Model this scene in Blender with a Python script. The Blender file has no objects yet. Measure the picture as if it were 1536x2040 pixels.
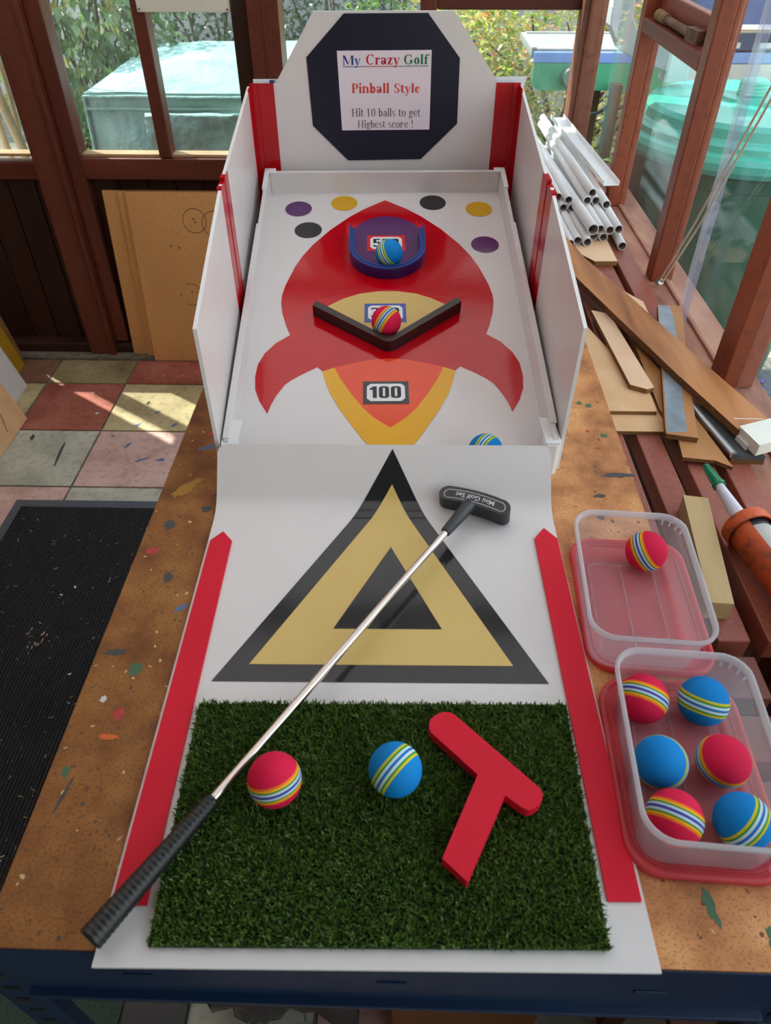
import bpy, bmesh, math, random
from mathutils import Matrix, Vector, noise
random.seed(7)
sin, cos, pi, R = math.sin, math.cos, math.pi, math.radians
SC = bpy.context.scene
COL = SC.collection
PARTS = {}

def s2l(c):
    return tuple(((v/255)/12.92 if v/255 <= .04045 else ((v/255+.055)/1.055)**2.4) for v in c)

# ------------------------------------------------------------------ camera
F_PX, PITCH, YAW = 1434.0, R(42.2), R(1.2)
cam = bpy.data.cameras.new('camera')
cam.sensor_fit = 'VERTICAL'; cam.sensor_height = 36; cam.sensor_width = 36
cam.lens = F_PX*36/2040
cam.clip_start = .02; cam.clip_end = 200
cam.dof.use_dof = True; cam.dof.focus_distance = 1.15; cam.dof.aperture_fstop = 11.0
cam_o = bpy.data.objects.new('camera', cam); COL.objects.link(cam_o)
cam_o.location = (0, 0, 1.5); cam_o.rotation_euler = (R(90)-PITCH, 0, YAW)
SC.camera = cam_o
C_FW = Vector((-sin(YAW)*cos(PITCH), cos(YAW)*cos(PITCH), -sin(PITCH)))
C_RT = Vector((cos(YAW), sin(YAW), 0)); C_UP = C_RT.cross(C_FW)
# ------------------------------------------------------------------ light
SUN_DIR = Vector((.488, -.345, -.800)).normalized()
SUN_STRENGTH = 7.0
SKY_STRENGTH = 2.7
EXPOSURE = .20
SC.view_settings.view_transform = 'Standard'; SC.view_settings.look = 'None'
SC.view_settings.exposure = EXPOSURE; SC.view_settings.gamma = 1
SC.view_settings.use_curve_mapping = False
SC.display_settings.display_device = 'sRGB'
SC.cycles.use_denoising = True
SC.cycles.max_bounces = 12; SC.cycles.transparent_max_bounces = 24
SC.cycles.diffuse_bounces = 6; SC.cycles.glossy_bounces = 5; SC.cycles.transmission_bounces = 8
SC.cycles.caustics_reflective = False; SC.cycles.caustics_refractive = False
SC.cycles.sample_clamp_indirect = 8
w = bpy.data.worlds.new('sky'); SC.world = w; w.use_nodes = True
wn = w.node_tree.nodes; wl = w.node_tree.links
bg = wn['Background']
tcw = wn.new('ShaderNodeTexCoord'); sep = wn.new('ShaderNodeSeparateXYZ'); rampw = wn.new('ShaderNodeValToRGB')
wl.new(tcw.outputs['Generated'], sep.inputs[0]); wl.new(sep.outputs['Z'], rampw.inputs[0])
rampw.color_ramp.elements[0].position = 0.0; rampw.color_ramp.elements[0].color = (.96, .94, .90, 1)
rampw.color_ramp.elements[1].position = .7; rampw.color_ramp.elements[1].color = (.70, .80, .96, 1)
wl.new(rampw.outputs[0], bg.inputs[0]); bg.inputs[1].default_value = SKY_STRENGTH
sun = bpy.data.lights.new('sun', 'SUN'); sun.energy = SUN_STRENGTH; sun.angle = R(.6); sun.color = (1, .95, .86)
sun_o = bpy.data.objects.new('sun', sun); COL.objects.link(sun_o)
sun_o.location = (-3, 5, 6); sun_o.rotation_euler = SUN_DIR.to_track_quat('-Z', 'Y').to_euler()

# ------------------------------------------------------------------ materials
def newmat(name):
    m = bpy.data.materials.new(name); m.use_nodes = True
    return m, m.node_tree.nodes, m.node_tree.links, m.node_tree.nodes['Principled BSDF']

def mat(name, col, rough=.5, metal=0., var=.06, vs=12., bump=0., bs=150., spec=.5, coat=0.):
    m, n, l, b = newmat(name)
    c = s2l(col)
    tc = n.new('ShaderNodeTexCoord'); nz = n.new('ShaderNodeTexNoise'); rp = n.new('ShaderNodeValToRGB')
    nz.inputs['Scale'].default_value = vs; nz.inputs['Detail'].default_value = 4
    l.new(tc.outputs['Object'], nz.inputs['Vector']); l.new(nz.outputs['Fac'], rp.inputs[0])
    rp.color_ramp.elements[0].position = .3; rp.color_ramp.elements[1].position = .7
    rp.color_ramp.elements[0].color = tuple(v*(1-var) for v in c)+(1,)
    rp.color_ramp.elements[1].color = tuple(min(1, v*(1+var)) for v in c)+(1,)
    l.new(rp.outputs[0], b.inputs['Base Color'])
    b.inputs['Roughness'].default_value = rough; b.inputs['Metallic'].default_value = metal
    b.inputs['Specular IOR Level'].default_value = spec
    if coat: b.inputs['Coat Weight'].default_value = coat; b.inputs['Coat Roughness'].default_value = .05
    if bump:
        n2 = n.new('ShaderNodeTexNoise'); n2.inputs['Scale'].default_value = bs; n2.inputs['Detail'].default_value = 3
        bp = n.new('ShaderNodeBump'); bp.inputs['Strength'].default_value = bump; bp.inputs['Distance'].default_value = .01
        l.new(tc.outputs['Object'], n2.inputs['Vector']); l.new(n2.outputs['Fac'], bp.inputs['Height'])
        l.new(bp.outputs[0], b.inputs['Normal'])
    return m

def mix_ramp(name, cols, scale=10., stretch=(1, 1, 1), rough=.6, detail=6, bump=.1, rot=(0, 0, 0), dist=0., fine=None, spec=.4):
    """noise -> colour ramp; stretch gives grain direction; fine=(scale, amount, colour) adds specks"""
    m, n, l, b = newmat(name)
    tc = n.new('ShaderNodeTexCoord'); mp = n.new('ShaderNodeMapping'); nz = n.new('ShaderNodeTexNoise'); rp = n.new('ShaderNodeValToRGB')
    mp.inputs['Scale'].default_value = stretch; mp.inputs['Rotation'].default_value = rot
    nz.inputs['Scale'].default_value = scale; nz.inputs['Detail'].default_value = detail; nz.inputs['Distortion'].default_value = dist
    l.new(tc.outputs['Object'], mp.inputs[0]); l.new(mp.outputs[0], nz.inputs['Vector']); l.new(nz.outputs['Fac'], rp.inputs[0])
    while len(rp.color_ramp.elements) < len(cols): rp.color_ramp.elements.new(.5)
    for i, c in enumerate(cols):
        rp.color_ramp.elements[i].position = .28+.44*i/max(1, len(cols)-1)
        rp.color_ramp.elements[i].color = s2l(c)+(1,)
    out = rp.outputs[0]
    if fine:
        fs, amt, fc = fine
        n2 = n.new('ShaderNodeTexNoise'); n2.inputs['Scale'].default_value = fs; n2.inputs['Detail'].default_value = 2
        r2 = n.new('ShaderNodeValToRGB'); r2.color_ramp.elements[0].position = .5; r2.color_ramp.elements[1].position = .68
        mx = n.new('ShaderNodeMixRGB'); mx.inputs[2].default_value = s2l(fc)+(1,)
        mu = n.new('ShaderNodeMath'); mu.operation = 'MULTIPLY'; mu.inputs[1].default_value = amt
        l.new(tc.outputs['Object'], n2.inputs['Vector']); l.new(n2.outputs['Fac'], r2.inputs[0]); l.new(r2.outputs[0], mu.inputs[0])
        l.new(mu.outputs[0], mx.inputs[0]); l.new(out, mx.inputs[1]); out = mx.outputs[0]
    l.new(out, b.inputs['Base Color']); b.inputs['Roughness'].default_value = rough
    b.inputs['Specular IOR Level'].default_value = spec
    if bump:
        bp = n.new('ShaderNodeBump'); bp.inputs['Strength'].default_value = bump; bp.inputs['Distance'].default_value = .01
        l.new(nz.outputs['Fac'], bp.inputs['Height']); l.new(bp.outputs[0], b.inputs['Normal'])
    return m

def clear_mat(name, tint, clear=.8, gloss=.08, rough=.05, diffuse=(230, 230, 230), fres=True):
    """thin clear sheet: transparent + a little diffuse/translucent + fresnel gloss"""
    m, n, l, b = newmat(name); n.remove(b)
    out = n['Material Output']
    tr = n.new('ShaderNodeBsdfTransparent'); tr.inputs[0].default_value = s2l(tint)+(1,)
    df = n.new('ShaderNodeBsdfDiffuse'); df.inputs[0].default_value = s2l(diffuse)+(1,)
    tl = n.new('ShaderNodeBsdfTranslucent'); tl.inputs[0].default_value = s2l(diffuse)+(1,)
    md = n.new('ShaderNodeMixShader'); md.inputs[0].default_value = .5
    l.new(df.outputs[0], md.inputs[1]); l.new(tl.outputs[0], md.inputs[2])
    nz = n.new('ShaderNodeTexNoise'); nz.inputs['Scale'].default_value = 25
    tc = n.new('ShaderNodeTexCoord'); l.new(tc.outputs['Object'], nz.inputs['Vector'])
    mr = n.new('ShaderNodeMapRange'); mr.inputs['To Min'].default_value = clear*.96; mr.inputs['To Max'].default_value = min(1, clear*1.04)
    l.new(nz.outputs['Fac'], mr.inputs[0])
    m1 = n.new('ShaderNodeMixShader'); l.new(mr.outputs[0], m1.inputs[0]); l.new(md.outputs[0], m1.inputs[1]); l.new(tr.outputs[0], m1.inputs[2])
    gl = n.new('ShaderNodeBsdfGlossy'); gl.inputs['Roughness'].default_value = rough
    m2 = n.new('ShaderNodeMixShader')
    if fres:
        fr = n.new('ShaderNodeLayerWeight'); fr.inputs[0].default_value = .5
        pw = n.new('ShaderNodeMath'); pw.operation = 'POWER'; pw.inputs[1].default_value = 5
        mu = n.new('ShaderNodeMath'); mu.operation = 'MULTIPLY_ADD'; mu.inputs[1].default_value = .96*gloss; mu.inputs[2].default_value = .04*gloss
        l.new(fr.outputs['Facing'], pw.inputs[0]); l.new(pw.outputs[0], mu.inputs[0]); l.new(mu.outputs[0], m2.inputs[0])
    else: m2.inputs[0].default_value = gloss
    l.new(m1.outputs[0], m2.inputs[1]); l.new(gl.outputs[0], m2.inputs[2]); l.new(m2.outputs[0], out.inputs[0])
    return m

def leaf_mat(name, cols, scale=6., trans=.45):
    m, n, l, b = newmat(name); n.remove(b)
    out = n['Material Output']
    tc = n.new('ShaderNodeTexCoord'); nz = n.new('ShaderNodeTexNoise'); rp = n.new('ShaderNodeValToRGB')
    nz.inputs['Scale'].default_value = scale; nz.inputs['Detail'].default_value = 3
    l.new(tc.outputs['Object'], nz.inputs['Vector']); l.new(nz.outputs['Fac'], rp.inputs[0])
    while len(rp.color_ramp.elements) < len(cols): rp.color_ramp.elements.new(.5)
    for i, c in enumerate(cols):
        rp.color_ramp.elements[i].position = .3+.4*i/max(1, len(cols)-1); rp.color_ramp.elements[i].color = s2l(c)+(1,)
    df = n.new('ShaderNodeBsdfDiffuse'); tl = n.new('ShaderNodeBsdfTranslucent'); gl = n.new('ShaderNodeBsdfGlossy')
    gl.inputs['Roughness'].default_value = .35
    a = n.new('ShaderNodeMixShader'); a.inputs[0].default_value = trans; c2 = n.new('ShaderNodeMixShader'); c2.inputs[0].default_value = .06
    l.new(rp.outputs[0], df.inputs[0]); l.new(rp.outputs[0], tl.inputs[0])
    l.new(df.outputs[0], a.inputs[1]); l.new(tl.outputs[0], a.inputs[2]); l.new(a.outputs[0], c2.inputs[1]); l.new(gl.outputs[0], c2.inputs[2])
    l.new(c2.outputs[0], out.inputs[0])
    return m

def band_mat(name, stops):
    """foam ball: coloured bands round the local Z axis (radius .0225)"""
    m, n, l, b = newmat(name)
    tc = n.new('ShaderNodeTexCoord'); sp = n.new('ShaderNodeSeparateXYZ'); ab = n.new('ShaderNodeMath'); ab.operation = 'ABSOLUTE'
    dv = n.new('ShaderNodeMath'); dv.operation = 'DIVIDE'; dv.inputs[1].default_value = .0225
    rp = n.new('ShaderNodeValToRGB'); rp.color_ramp.interpolation = 'CONSTANT'
    l.new(tc.outputs['Object'], sp.inputs[0]); l.new(sp.outputs['Z'], ab.inputs[0]); l.new(ab.outputs[0], dv.inputs[0]); l.new(dv.outputs[0], rp.inputs[0])
    while len(rp.color_ramp.elements) < len(stops): rp.color_ramp.elements.new(.5)
    for i, (p, c) in enumerate(stops):
        rp.color_ramp.elements[i].position = p; rp.color_ramp.elements[i].color = s2l(c)+(1,)
    l.new(rp.outputs[0], b.inputs['Base Color']); b.inputs['Roughness'].default_value = .75
    b.inputs['Specular IOR Level'].default_value = .25
    nz = n.new('ShaderNodeTexNoise'); nz.inputs['Scale'].default_value = 900
    bp = n.new('ShaderNodeBump'); bp.inputs['Strength'].default_value = .15; bp.inputs['Distance'].default_value = .002
    l.new(tc.outputs['Object'], nz.inputs['Vector']); l.new(nz.outputs['Fac'], bp.inputs['Height']); l.new(bp.outputs[0], b.inputs['Normal'])
    return m

M = {}
M['white'] = mat('white_board', (214, 210, 209), .28, var=.015)
M['white_edge'] = mat('white_edge', (226, 228, 228), .35, var=.02)
M['red_vinyl'] = mat('red_vinyl', (186, 2, 18), .09, var=.03, vs=30, bump=.02, bs=220)
M['red_tape'] = mat('red_tape', (176, 4, 22), .22, var=.05)
M['red_card'] = mat('red_card', (210, 24, 48), .5, var=.03, spec=.2)
M['orange'] = mat('orange_vinyl', (226, 74, 40), .12, var=.04)
M['yellow'] = mat('yellow_vinyl', (224, 166, 18), .2, var=.03)
M['dot_yellow'] = mat('dot_yellow', (206, 158, 8), .3, var=.02)
M['purple'] = mat('purple_vinyl', (88, 44, 100), .15, var=.04)
M['black'] = mat('black_vinyl', (36, 38, 40), .12, var=.1, bump=.01, bs=60)
M['dot_black'] = mat('dot_black', (34, 36, 40), .3, var=.05)
M['cream'] = mat('cream_vinyl', (208, 178, 104), .35, var=.03)
M['navy'] = mat('navy_card', (11, 17, 42), .35, var=.12)
M['paper'] = mat('paper', (222, 212, 222), .7, var=.02)
M['ink_blue'] = mat('ink_blue', (30, 60, 130), .6); M['ink_red'] = mat('ink_red', (178, 24, 44), .6)
M['ink_green'] = mat('ink_green', (14, 112, 66), .6); M['ink_orange'] = mat('ink_orange', (206, 56, 36), .6)
M['ink_dark'] = mat('ink_dark', (62, 58, 62), .6); M['ink_black'] = mat('ink_black', (22, 22, 24), .4)
M['label_red'] = mat('label_red', (210, 30, 40), .3); M['label_blue'] = mat('label_blue', (60, 84, 160), .3)
M['label_black'] = mat('label_black', (50, 54, 58), .25); M['label_white'] = mat('label_white', (226, 226, 230), .35)
M['blue_foam'] = mat('blue_trim', (22, 56, 132), .3, var=.1)
M['purple_side'] = mat('purple_side', (40, 18, 86), .3, var=.1)
M['bumper'] = mat('dark_bumper', (40, 28, 26), .28, var=.2)
M['rubber'] = mat('black_rubber', (24, 24, 26), .42, var=.1)
M['club'] = mat('club_black', (40, 42, 46), .38, var=.08)
M['print_grey'] = mat('print_grey', (200, 202, 204), .5)
M['chrome'] = mat('chrome_shaft', (214, 206, 198), .16, metal=1., var=.03)
M['steel'] = mat('brushed_steel', (190, 196, 200), .3, metal=.9, var=.1)
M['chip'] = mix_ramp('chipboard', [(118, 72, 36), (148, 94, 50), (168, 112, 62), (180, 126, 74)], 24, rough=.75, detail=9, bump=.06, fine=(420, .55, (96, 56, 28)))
def side_tone(m, lo, hi, dark, light):
    # left of the worktop is grimier; right is lightened, partly painted-in window light
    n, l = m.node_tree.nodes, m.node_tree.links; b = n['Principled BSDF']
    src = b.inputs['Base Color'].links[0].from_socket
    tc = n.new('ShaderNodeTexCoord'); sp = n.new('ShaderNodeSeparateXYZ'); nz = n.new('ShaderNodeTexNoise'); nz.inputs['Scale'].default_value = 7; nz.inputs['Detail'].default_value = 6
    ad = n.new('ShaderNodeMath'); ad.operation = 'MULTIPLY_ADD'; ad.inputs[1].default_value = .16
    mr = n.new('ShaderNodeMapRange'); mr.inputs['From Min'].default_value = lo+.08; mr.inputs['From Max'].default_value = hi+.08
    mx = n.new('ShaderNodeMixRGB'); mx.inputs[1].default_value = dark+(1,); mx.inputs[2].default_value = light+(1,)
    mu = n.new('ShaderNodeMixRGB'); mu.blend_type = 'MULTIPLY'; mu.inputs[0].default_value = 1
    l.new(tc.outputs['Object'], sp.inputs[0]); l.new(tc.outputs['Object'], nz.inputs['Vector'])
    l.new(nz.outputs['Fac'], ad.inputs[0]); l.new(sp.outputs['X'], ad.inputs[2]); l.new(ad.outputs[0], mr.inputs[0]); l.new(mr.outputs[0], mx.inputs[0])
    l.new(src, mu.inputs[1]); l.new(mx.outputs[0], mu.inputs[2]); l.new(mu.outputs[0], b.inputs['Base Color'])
side_tone(M['chip'], -.26, .18, (.72, .70, .55), (1.55, 1.68, 2.1))
M['chip_edge'] = mix_ramp('chipboard_edge', [(96, 60, 34), (130, 84, 46)], 60, rough=.85)
M['mdf'] = mix_ramp('mdf', [(218, 172, 124), (232, 190, 144)], 14, rough=.7, bump=.02, fine=(300, .2, (184, 134, 86)))
M['mdf_pale'] = mix_ramp('mdf_pale', [(224, 182, 144), (234, 198, 162)], 14, rough=.65, bump=.02)
M['mdf_edge'] = mix_ramp('mdf_edge', [(126, 88, 48), (150, 106, 60)], 30, rough=.8)
M['board'] = mix_ramp('hardboard', [(206, 152, 94), (224, 170, 110)], 5, (1, 1, .35), rough=.6, bump=.03, fine=(160, .2, (140, 88, 40)))
M['pencil'] = mat('pencil_mark', (92, 58, 28), .7)
M['red_wood'] = mix_ramp('stained_wood', [(66, 30, 22), (100, 48, 34), (116, 60, 44)], 7, (1, 1, .12), rough=.42, bump=.05, fine=(60, .3, (70, 26, 16)))
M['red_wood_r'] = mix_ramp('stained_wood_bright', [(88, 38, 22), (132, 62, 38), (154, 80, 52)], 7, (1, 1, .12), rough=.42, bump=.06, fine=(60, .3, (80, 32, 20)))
M['red_wood_x'] = mix_ramp('stained_wood_rail', [(68, 30, 22), (102, 48, 34), (122, 62, 46)], 7, (.12, 1, 1), rough=.42, bump=.05, fine=(60, .3, (70, 26, 16)))
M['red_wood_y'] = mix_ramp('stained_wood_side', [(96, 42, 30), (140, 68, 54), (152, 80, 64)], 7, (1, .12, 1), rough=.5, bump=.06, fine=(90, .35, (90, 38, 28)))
M['old_wood'] = mix_ramp('weathered_post', [(92, 54, 40), (150, 96, 76), (182, 124, 102)], 12, (1, 1, .08), rough=.8, bump=.35, dist=.6, fine=(40, .3, (60, 34, 26)))
M['sill_wood'] = mix_ramp('worn_sill', [(108, 62, 48), (156, 104, 84), (186, 138, 112)], 16, (1, .25, 1), rough=.8, bump=.25, dist=.4)
M['sill_back'] = mix_ramp('pale_sill', [(150, 118, 84), (200, 172, 130)], 12, (.3, 1, 1), rough=.7)
M['dark_plank'] = mix_ramp('dark_plank', [(34, 18, 12), (54, 28, 18), (66, 36, 24)], 6, (1, 1, .1), rough=.55, bump=.06)
M['slat'] = mix_ramp('slat_wood', [(112, 54, 40), (144, 74, 58), (158, 92, 74)], 8, (1, .1, 1), rough=.5, bump=.05, fine=(260, .28, (176, 120, 96)))
M['slat_x'] = mix_ramp('slat_wood_cross', [(96, 46, 36), (124, 64, 50)], 8, (.1, 1, 1), rough=.5, bump=.05)
M['ply'] = mix_ramp('plywood', [(96, 52, 26), (150, 92, 48), (184, 122, 70), (196, 138, 84)], 16, (1, .12, 1), rough=.55, bump=.03, rot=(0, 0, R(-28)), dist=.5)
M['ply2'] = mix_ramp('plywood_pale', [(160, 106, 58), (190, 136, 82)], 9, (1, .15, 1), rough=.6, bump=.03)
M['ply_edge'] = mix_ramp('plywood_edge', [(84, 52, 28), (136, 92, 50)], 90, (1, 1, 6), rough=.8)
M['grey_paint'] = mix_ramp('grey_paint', [(104, 116, 126), (136, 148, 156), (150, 160, 166)], 14, rough=.4, bump=.25)
M['dark_paint'] = mix_ramp('dark_paint', [(60, 66, 72), (92, 98, 102)], 30, rough=.5, bump=.2)
M['pine'] = mix_ramp('pine', [(166, 136, 90), (192, 164, 116), (204, 178, 132)], 7, (1, .12, 1), rough=.65, dist=1.2, bump=.03)
M['pvc'] = mat('white_pvc', (226, 226, 226), .3, var=.03)
M['pvc_in'] = mat('pvc_inside', (150, 140, 136), .5, var=.05)
M['cream_paint'] = mat('cream_paint', (224, 222, 210), .35, var=.04)
M['blue_steel'] = mat('blue_paint', (12, 40, 72), .45, var=.12, vs=6)
M['turf_base'] = mat('turf_backing', (40, 54, 26), .9)
M['turf'] = leaf_mat('turf_fibre', [(66, 96, 36), (90, 122, 48), (116, 146, 66)], 160., .25)
M['tub'] = clear_mat('clear_tub', (246, 246, 248), .76, .45, .22, (226, 226, 232))
M['tub_rim'] = clear_mat('tub_rim', (246, 246, 248), .50, .5, .2, (232, 232, 238))
M['lid'] = clear_mat('pink_lid', (250, 170, 172), .22, .4, .15, (240, 108, 116))
M['glass'] = clear_mat('window_glass', (248, 252, 250), .988, .8, .0, (220, 225, 222))
M['acrylic'] = clear_mat('clear_strip', (240, 240, 248), .84, .9, .02, (220, 220, 240))
M['poly'] = None
M['gun'] = mix_ramp('orange_gun', [(160, 66, 28), (206, 86, 36), (214, 96, 44)], 14, rough=.5, bump=.05, fine=(70, .7, (84, 52, 40)))
M['gun_dark'] = mat('gun_dark', (40, 42, 44), .4)
M['nozzle'] = mat('white_nozzle', (206, 204, 216), .35)
M['green_cap'] = mat('green_cap', (10, 128, 88), .35)
M['tube_label'] = mat('tube_label', (206, 208, 206), .35, var=.1)
M['carpet'] = mix_ramp('green_carpet', [(34, 52, 46), (62, 86, 74)], 300, rough=.95, bump=.3, fine=(500, .3, (120, 140, 120)))
M['matrub'] = mix_ramp('door_mat', [(10, 10, 12), (22, 22, 26)], 90, rough=.75, bump=.2, fine=(140, .06, (150, 140, 120)))
M['mat_edge'] = mat('mat_border', (66, 70, 80), .5, var=.15, vs=5)
M['cover'] = mix_ramp('cover_fabric', [(116, 160, 152), (142, 180, 172), (158, 190, 186)], 3, rough=.8, bump=.1)
for nd in M['cover'].node_tree.nodes:
    if nd.type == 'BUMP': nd.inputs['Strength'].default_value = 1.0; nd.inputs['Distance'].default_value = .12
M['butt'] = mat('green_plastic', (62, 178, 158), .3, var=.06)
M['butt_dark'] = mat('dark_green_plastic', (16, 84, 60), .35, var=.1)
M['drain'] = mat('grey_downpipe', (176, 186, 190), .45, var=.1)
M['bbq_green'] = mat('green_panel', (84, 168, 128), .35, var=.1)  # reflected grass painted into the colour of the steel
M['bbq_blue'] = mat('blue_band', (128, 160, 224), .3, var=.05)  # sky reflection painted in as a flat blue
M['bbq_top'] = mat('shelf_grey', (146, 148, 144), .5, var=.12)
M['bbq_dark'] = mat('hood_dark', (66, 82, 116), .2, metal=.6, var=.1)
M['bark'] = mix_ramp('bark', [(130, 108, 78), (176, 156, 118), (190, 172, 138)], 9, (1, 1, .2), rough=.85, bump=.3)
M['twig'] = mat('twig', (84, 66, 48), .8)
M['soil'] = mix_ramp('soil', [(74, 74, 64), (112, 110, 96), (140, 138, 120)], 5, rough=.95, bump=.3, fine=(60, .5, (60, 80, 40)))
M['gravel'] = mix_ramp('gravel', [(120, 112, 96), (176, 166, 146), (204, 196, 178)], 60, rough=.95, bump=.5)
M['tarmac'] = mix_ramp('grey_path', [(74, 78, 84), (110, 114, 120)], 40, rough=.9, bump=.3)
M['stucco'] = mix_ramp('stucco', [(140, 144, 142), (172, 174, 172)], 14, rough=.95, bump=.4)
M['leaf_big'] = leaf_mat('leaf_big', [(46, 84, 44), (92, 128, 76), (130, 158, 104), (216, 180, 40)], 4.5, .55)
M['leaf_mid'] = leaf_mat('leaf_mid', [(30, 66, 22), (74, 124, 40), (150, 184, 60)], 4., .45)
M['leaf_dark'] = leaf_mat('leaf_dark', [(34, 62, 44), (64, 94, 64), (104, 136, 84)], 5., .35)
M['leaf_red'] = leaf_mat('leaf_red', [(70, 100, 30), (150, 190, 50), (220, 200, 130), (226, 120, 84)], 14., .55)
M['leaf_lav'] = leaf_mat('leaf_lavender', [(70, 110, 60), (96, 136, 80)], 9., .4)
M['lavender'] = leaf_mat('lavender_flower', [(110, 90, 180), (150, 128, 214)], 20., .4)
M['pink'] = leaf_mat('pink_flower', [(214, 160, 190), (236, 196, 216)], 20., .4)
M['bag'] = clear_mat('plastic_bag', (200, 198, 200), .35, .5, .2, (118, 112, 110))
M['shred'] = mat('shredded_paper', (120, 122, 122), .8)
M['carton'] = mix_ramp('carton', [(120, 78, 44), (146, 98, 58)], 8, rough=.8)
M['box_white'] = mat('white_carton', (222, 228, 238), .5, var=.03)
M['box_blue'] = mat('blue_print', (44, 66, 148), .5, var=.3, vs=60)
M['string'] = mat('string', (214, 206, 188), .8)
M['rust'] = mix_ramp('rusty_iron', [(86, 62, 48), (138, 108, 88)], 40, rough=.7, bump=.3)
M['tape'] = mix_ramp('old_tape', [(120, 90, 54), (160, 128, 84)], 60, rough=.8, bump=.3)
M['ochre'] = mat('ochre_board', (176, 134, 30), .5)
M['ceil_board'] = mat('roof_board', (150, 140, 128), .8)
M['wall_paint'] = mat('wall_boards', (196, 172, 150), .7, var=.1)
M['grout'] = mix_ramp('grout', [(86, 80, 70), (130, 122, 108)], 30, rough=.95)
M['ball_red'] = band_mat('ball_red', [(0, (56, 66, 160)), (.05, (190, 206, 218)), (.14, (56, 132, 56)), (.20, (236, 180, 20)), (.27, (240, 116, 32)), (.35, (214, 22, 70))])
M['ball_blue'] = band_mat('ball_blue', [(0, (24, 108, 190)), (.05, (196, 222, 230)), (.15, (38, 140, 52)), (.22, (206, 196, 30)), (.31, (0, 128, 204))])
for nm, c1, c2, c3 in (('tile_red', (108, 58, 44), (134, 76, 62), (148, 92, 78)), ('tile_cream', (132, 120, 86), (156, 144, 108), (168, 156, 122)),
                       ('tile_grey', (124, 126, 112), (150, 150, 136), (164, 164, 150)), ('tile_pink', (146, 118, 110), (168, 140, 132), (178, 152, 144)),
                       ('tile_brown', (92, 62, 46), (112, 80, 62), (126, 92, 72)), ('tile_olive', (104, 92, 64), (128, 116, 84), (140, 128, 98))):
    c1, c2, c3 = [tuple(min(255, int(v*1.18)) for v in c) for c in (c1, c2, c3)]
    M[nm] = mix_ramp(nm, [c1, c2, c3], 7, rough=.6, bump=.04, fine=(45, .35, tuple(int(v*.75) for v in c1)))
M['stain_blue'] = mat('paint_blue', (82, 104, 140), .6); M['stain_red'] = mat('paint_red', (176, 44, 44), .5)
M['stain_green'] = mat('paint_green', (62, 100, 68), .6); M['stain_dark'] = mat('paint_dark', (66, 66, 66), .7)
M['stain_orange'] = mat('paint_orange', (206, 96, 30), .6); M['stain_brown'] = mat('stain_brown', (112, 68, 36), .75)
M['stain_white'] = mat('paint_white', (206, 204, 200), .6); M['stain_yellow'] = mat('paint_yellow', (160, 116, 34), .7)

# translucent roof sheet
m, n, l, b = newmat('roof_polycarbonate'); n.remove(b)
tl = n.new('ShaderNodeBsdfTranslucent'); tl.inputs[0].default_value = (.95, .922, .905, 1)
df = n.new('ShaderNodeBsdfDiffuse'); df.inputs[0].default_value = (.95, .922, .905, 1)
wv = n.new('ShaderNodeTexWave'); wv.inputs['Scale'].default_value = 30
mx = n.new('ShaderNodeMixShader'); mx.inputs[0].default_value = .55
l.new(tl.outputs[0], mx.inputs[1]); l.new(df.outputs[0], mx.inputs[2]); l.new(mx.outputs[0], n['Material Output'].inputs[0])
M['poly'] = m

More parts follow.
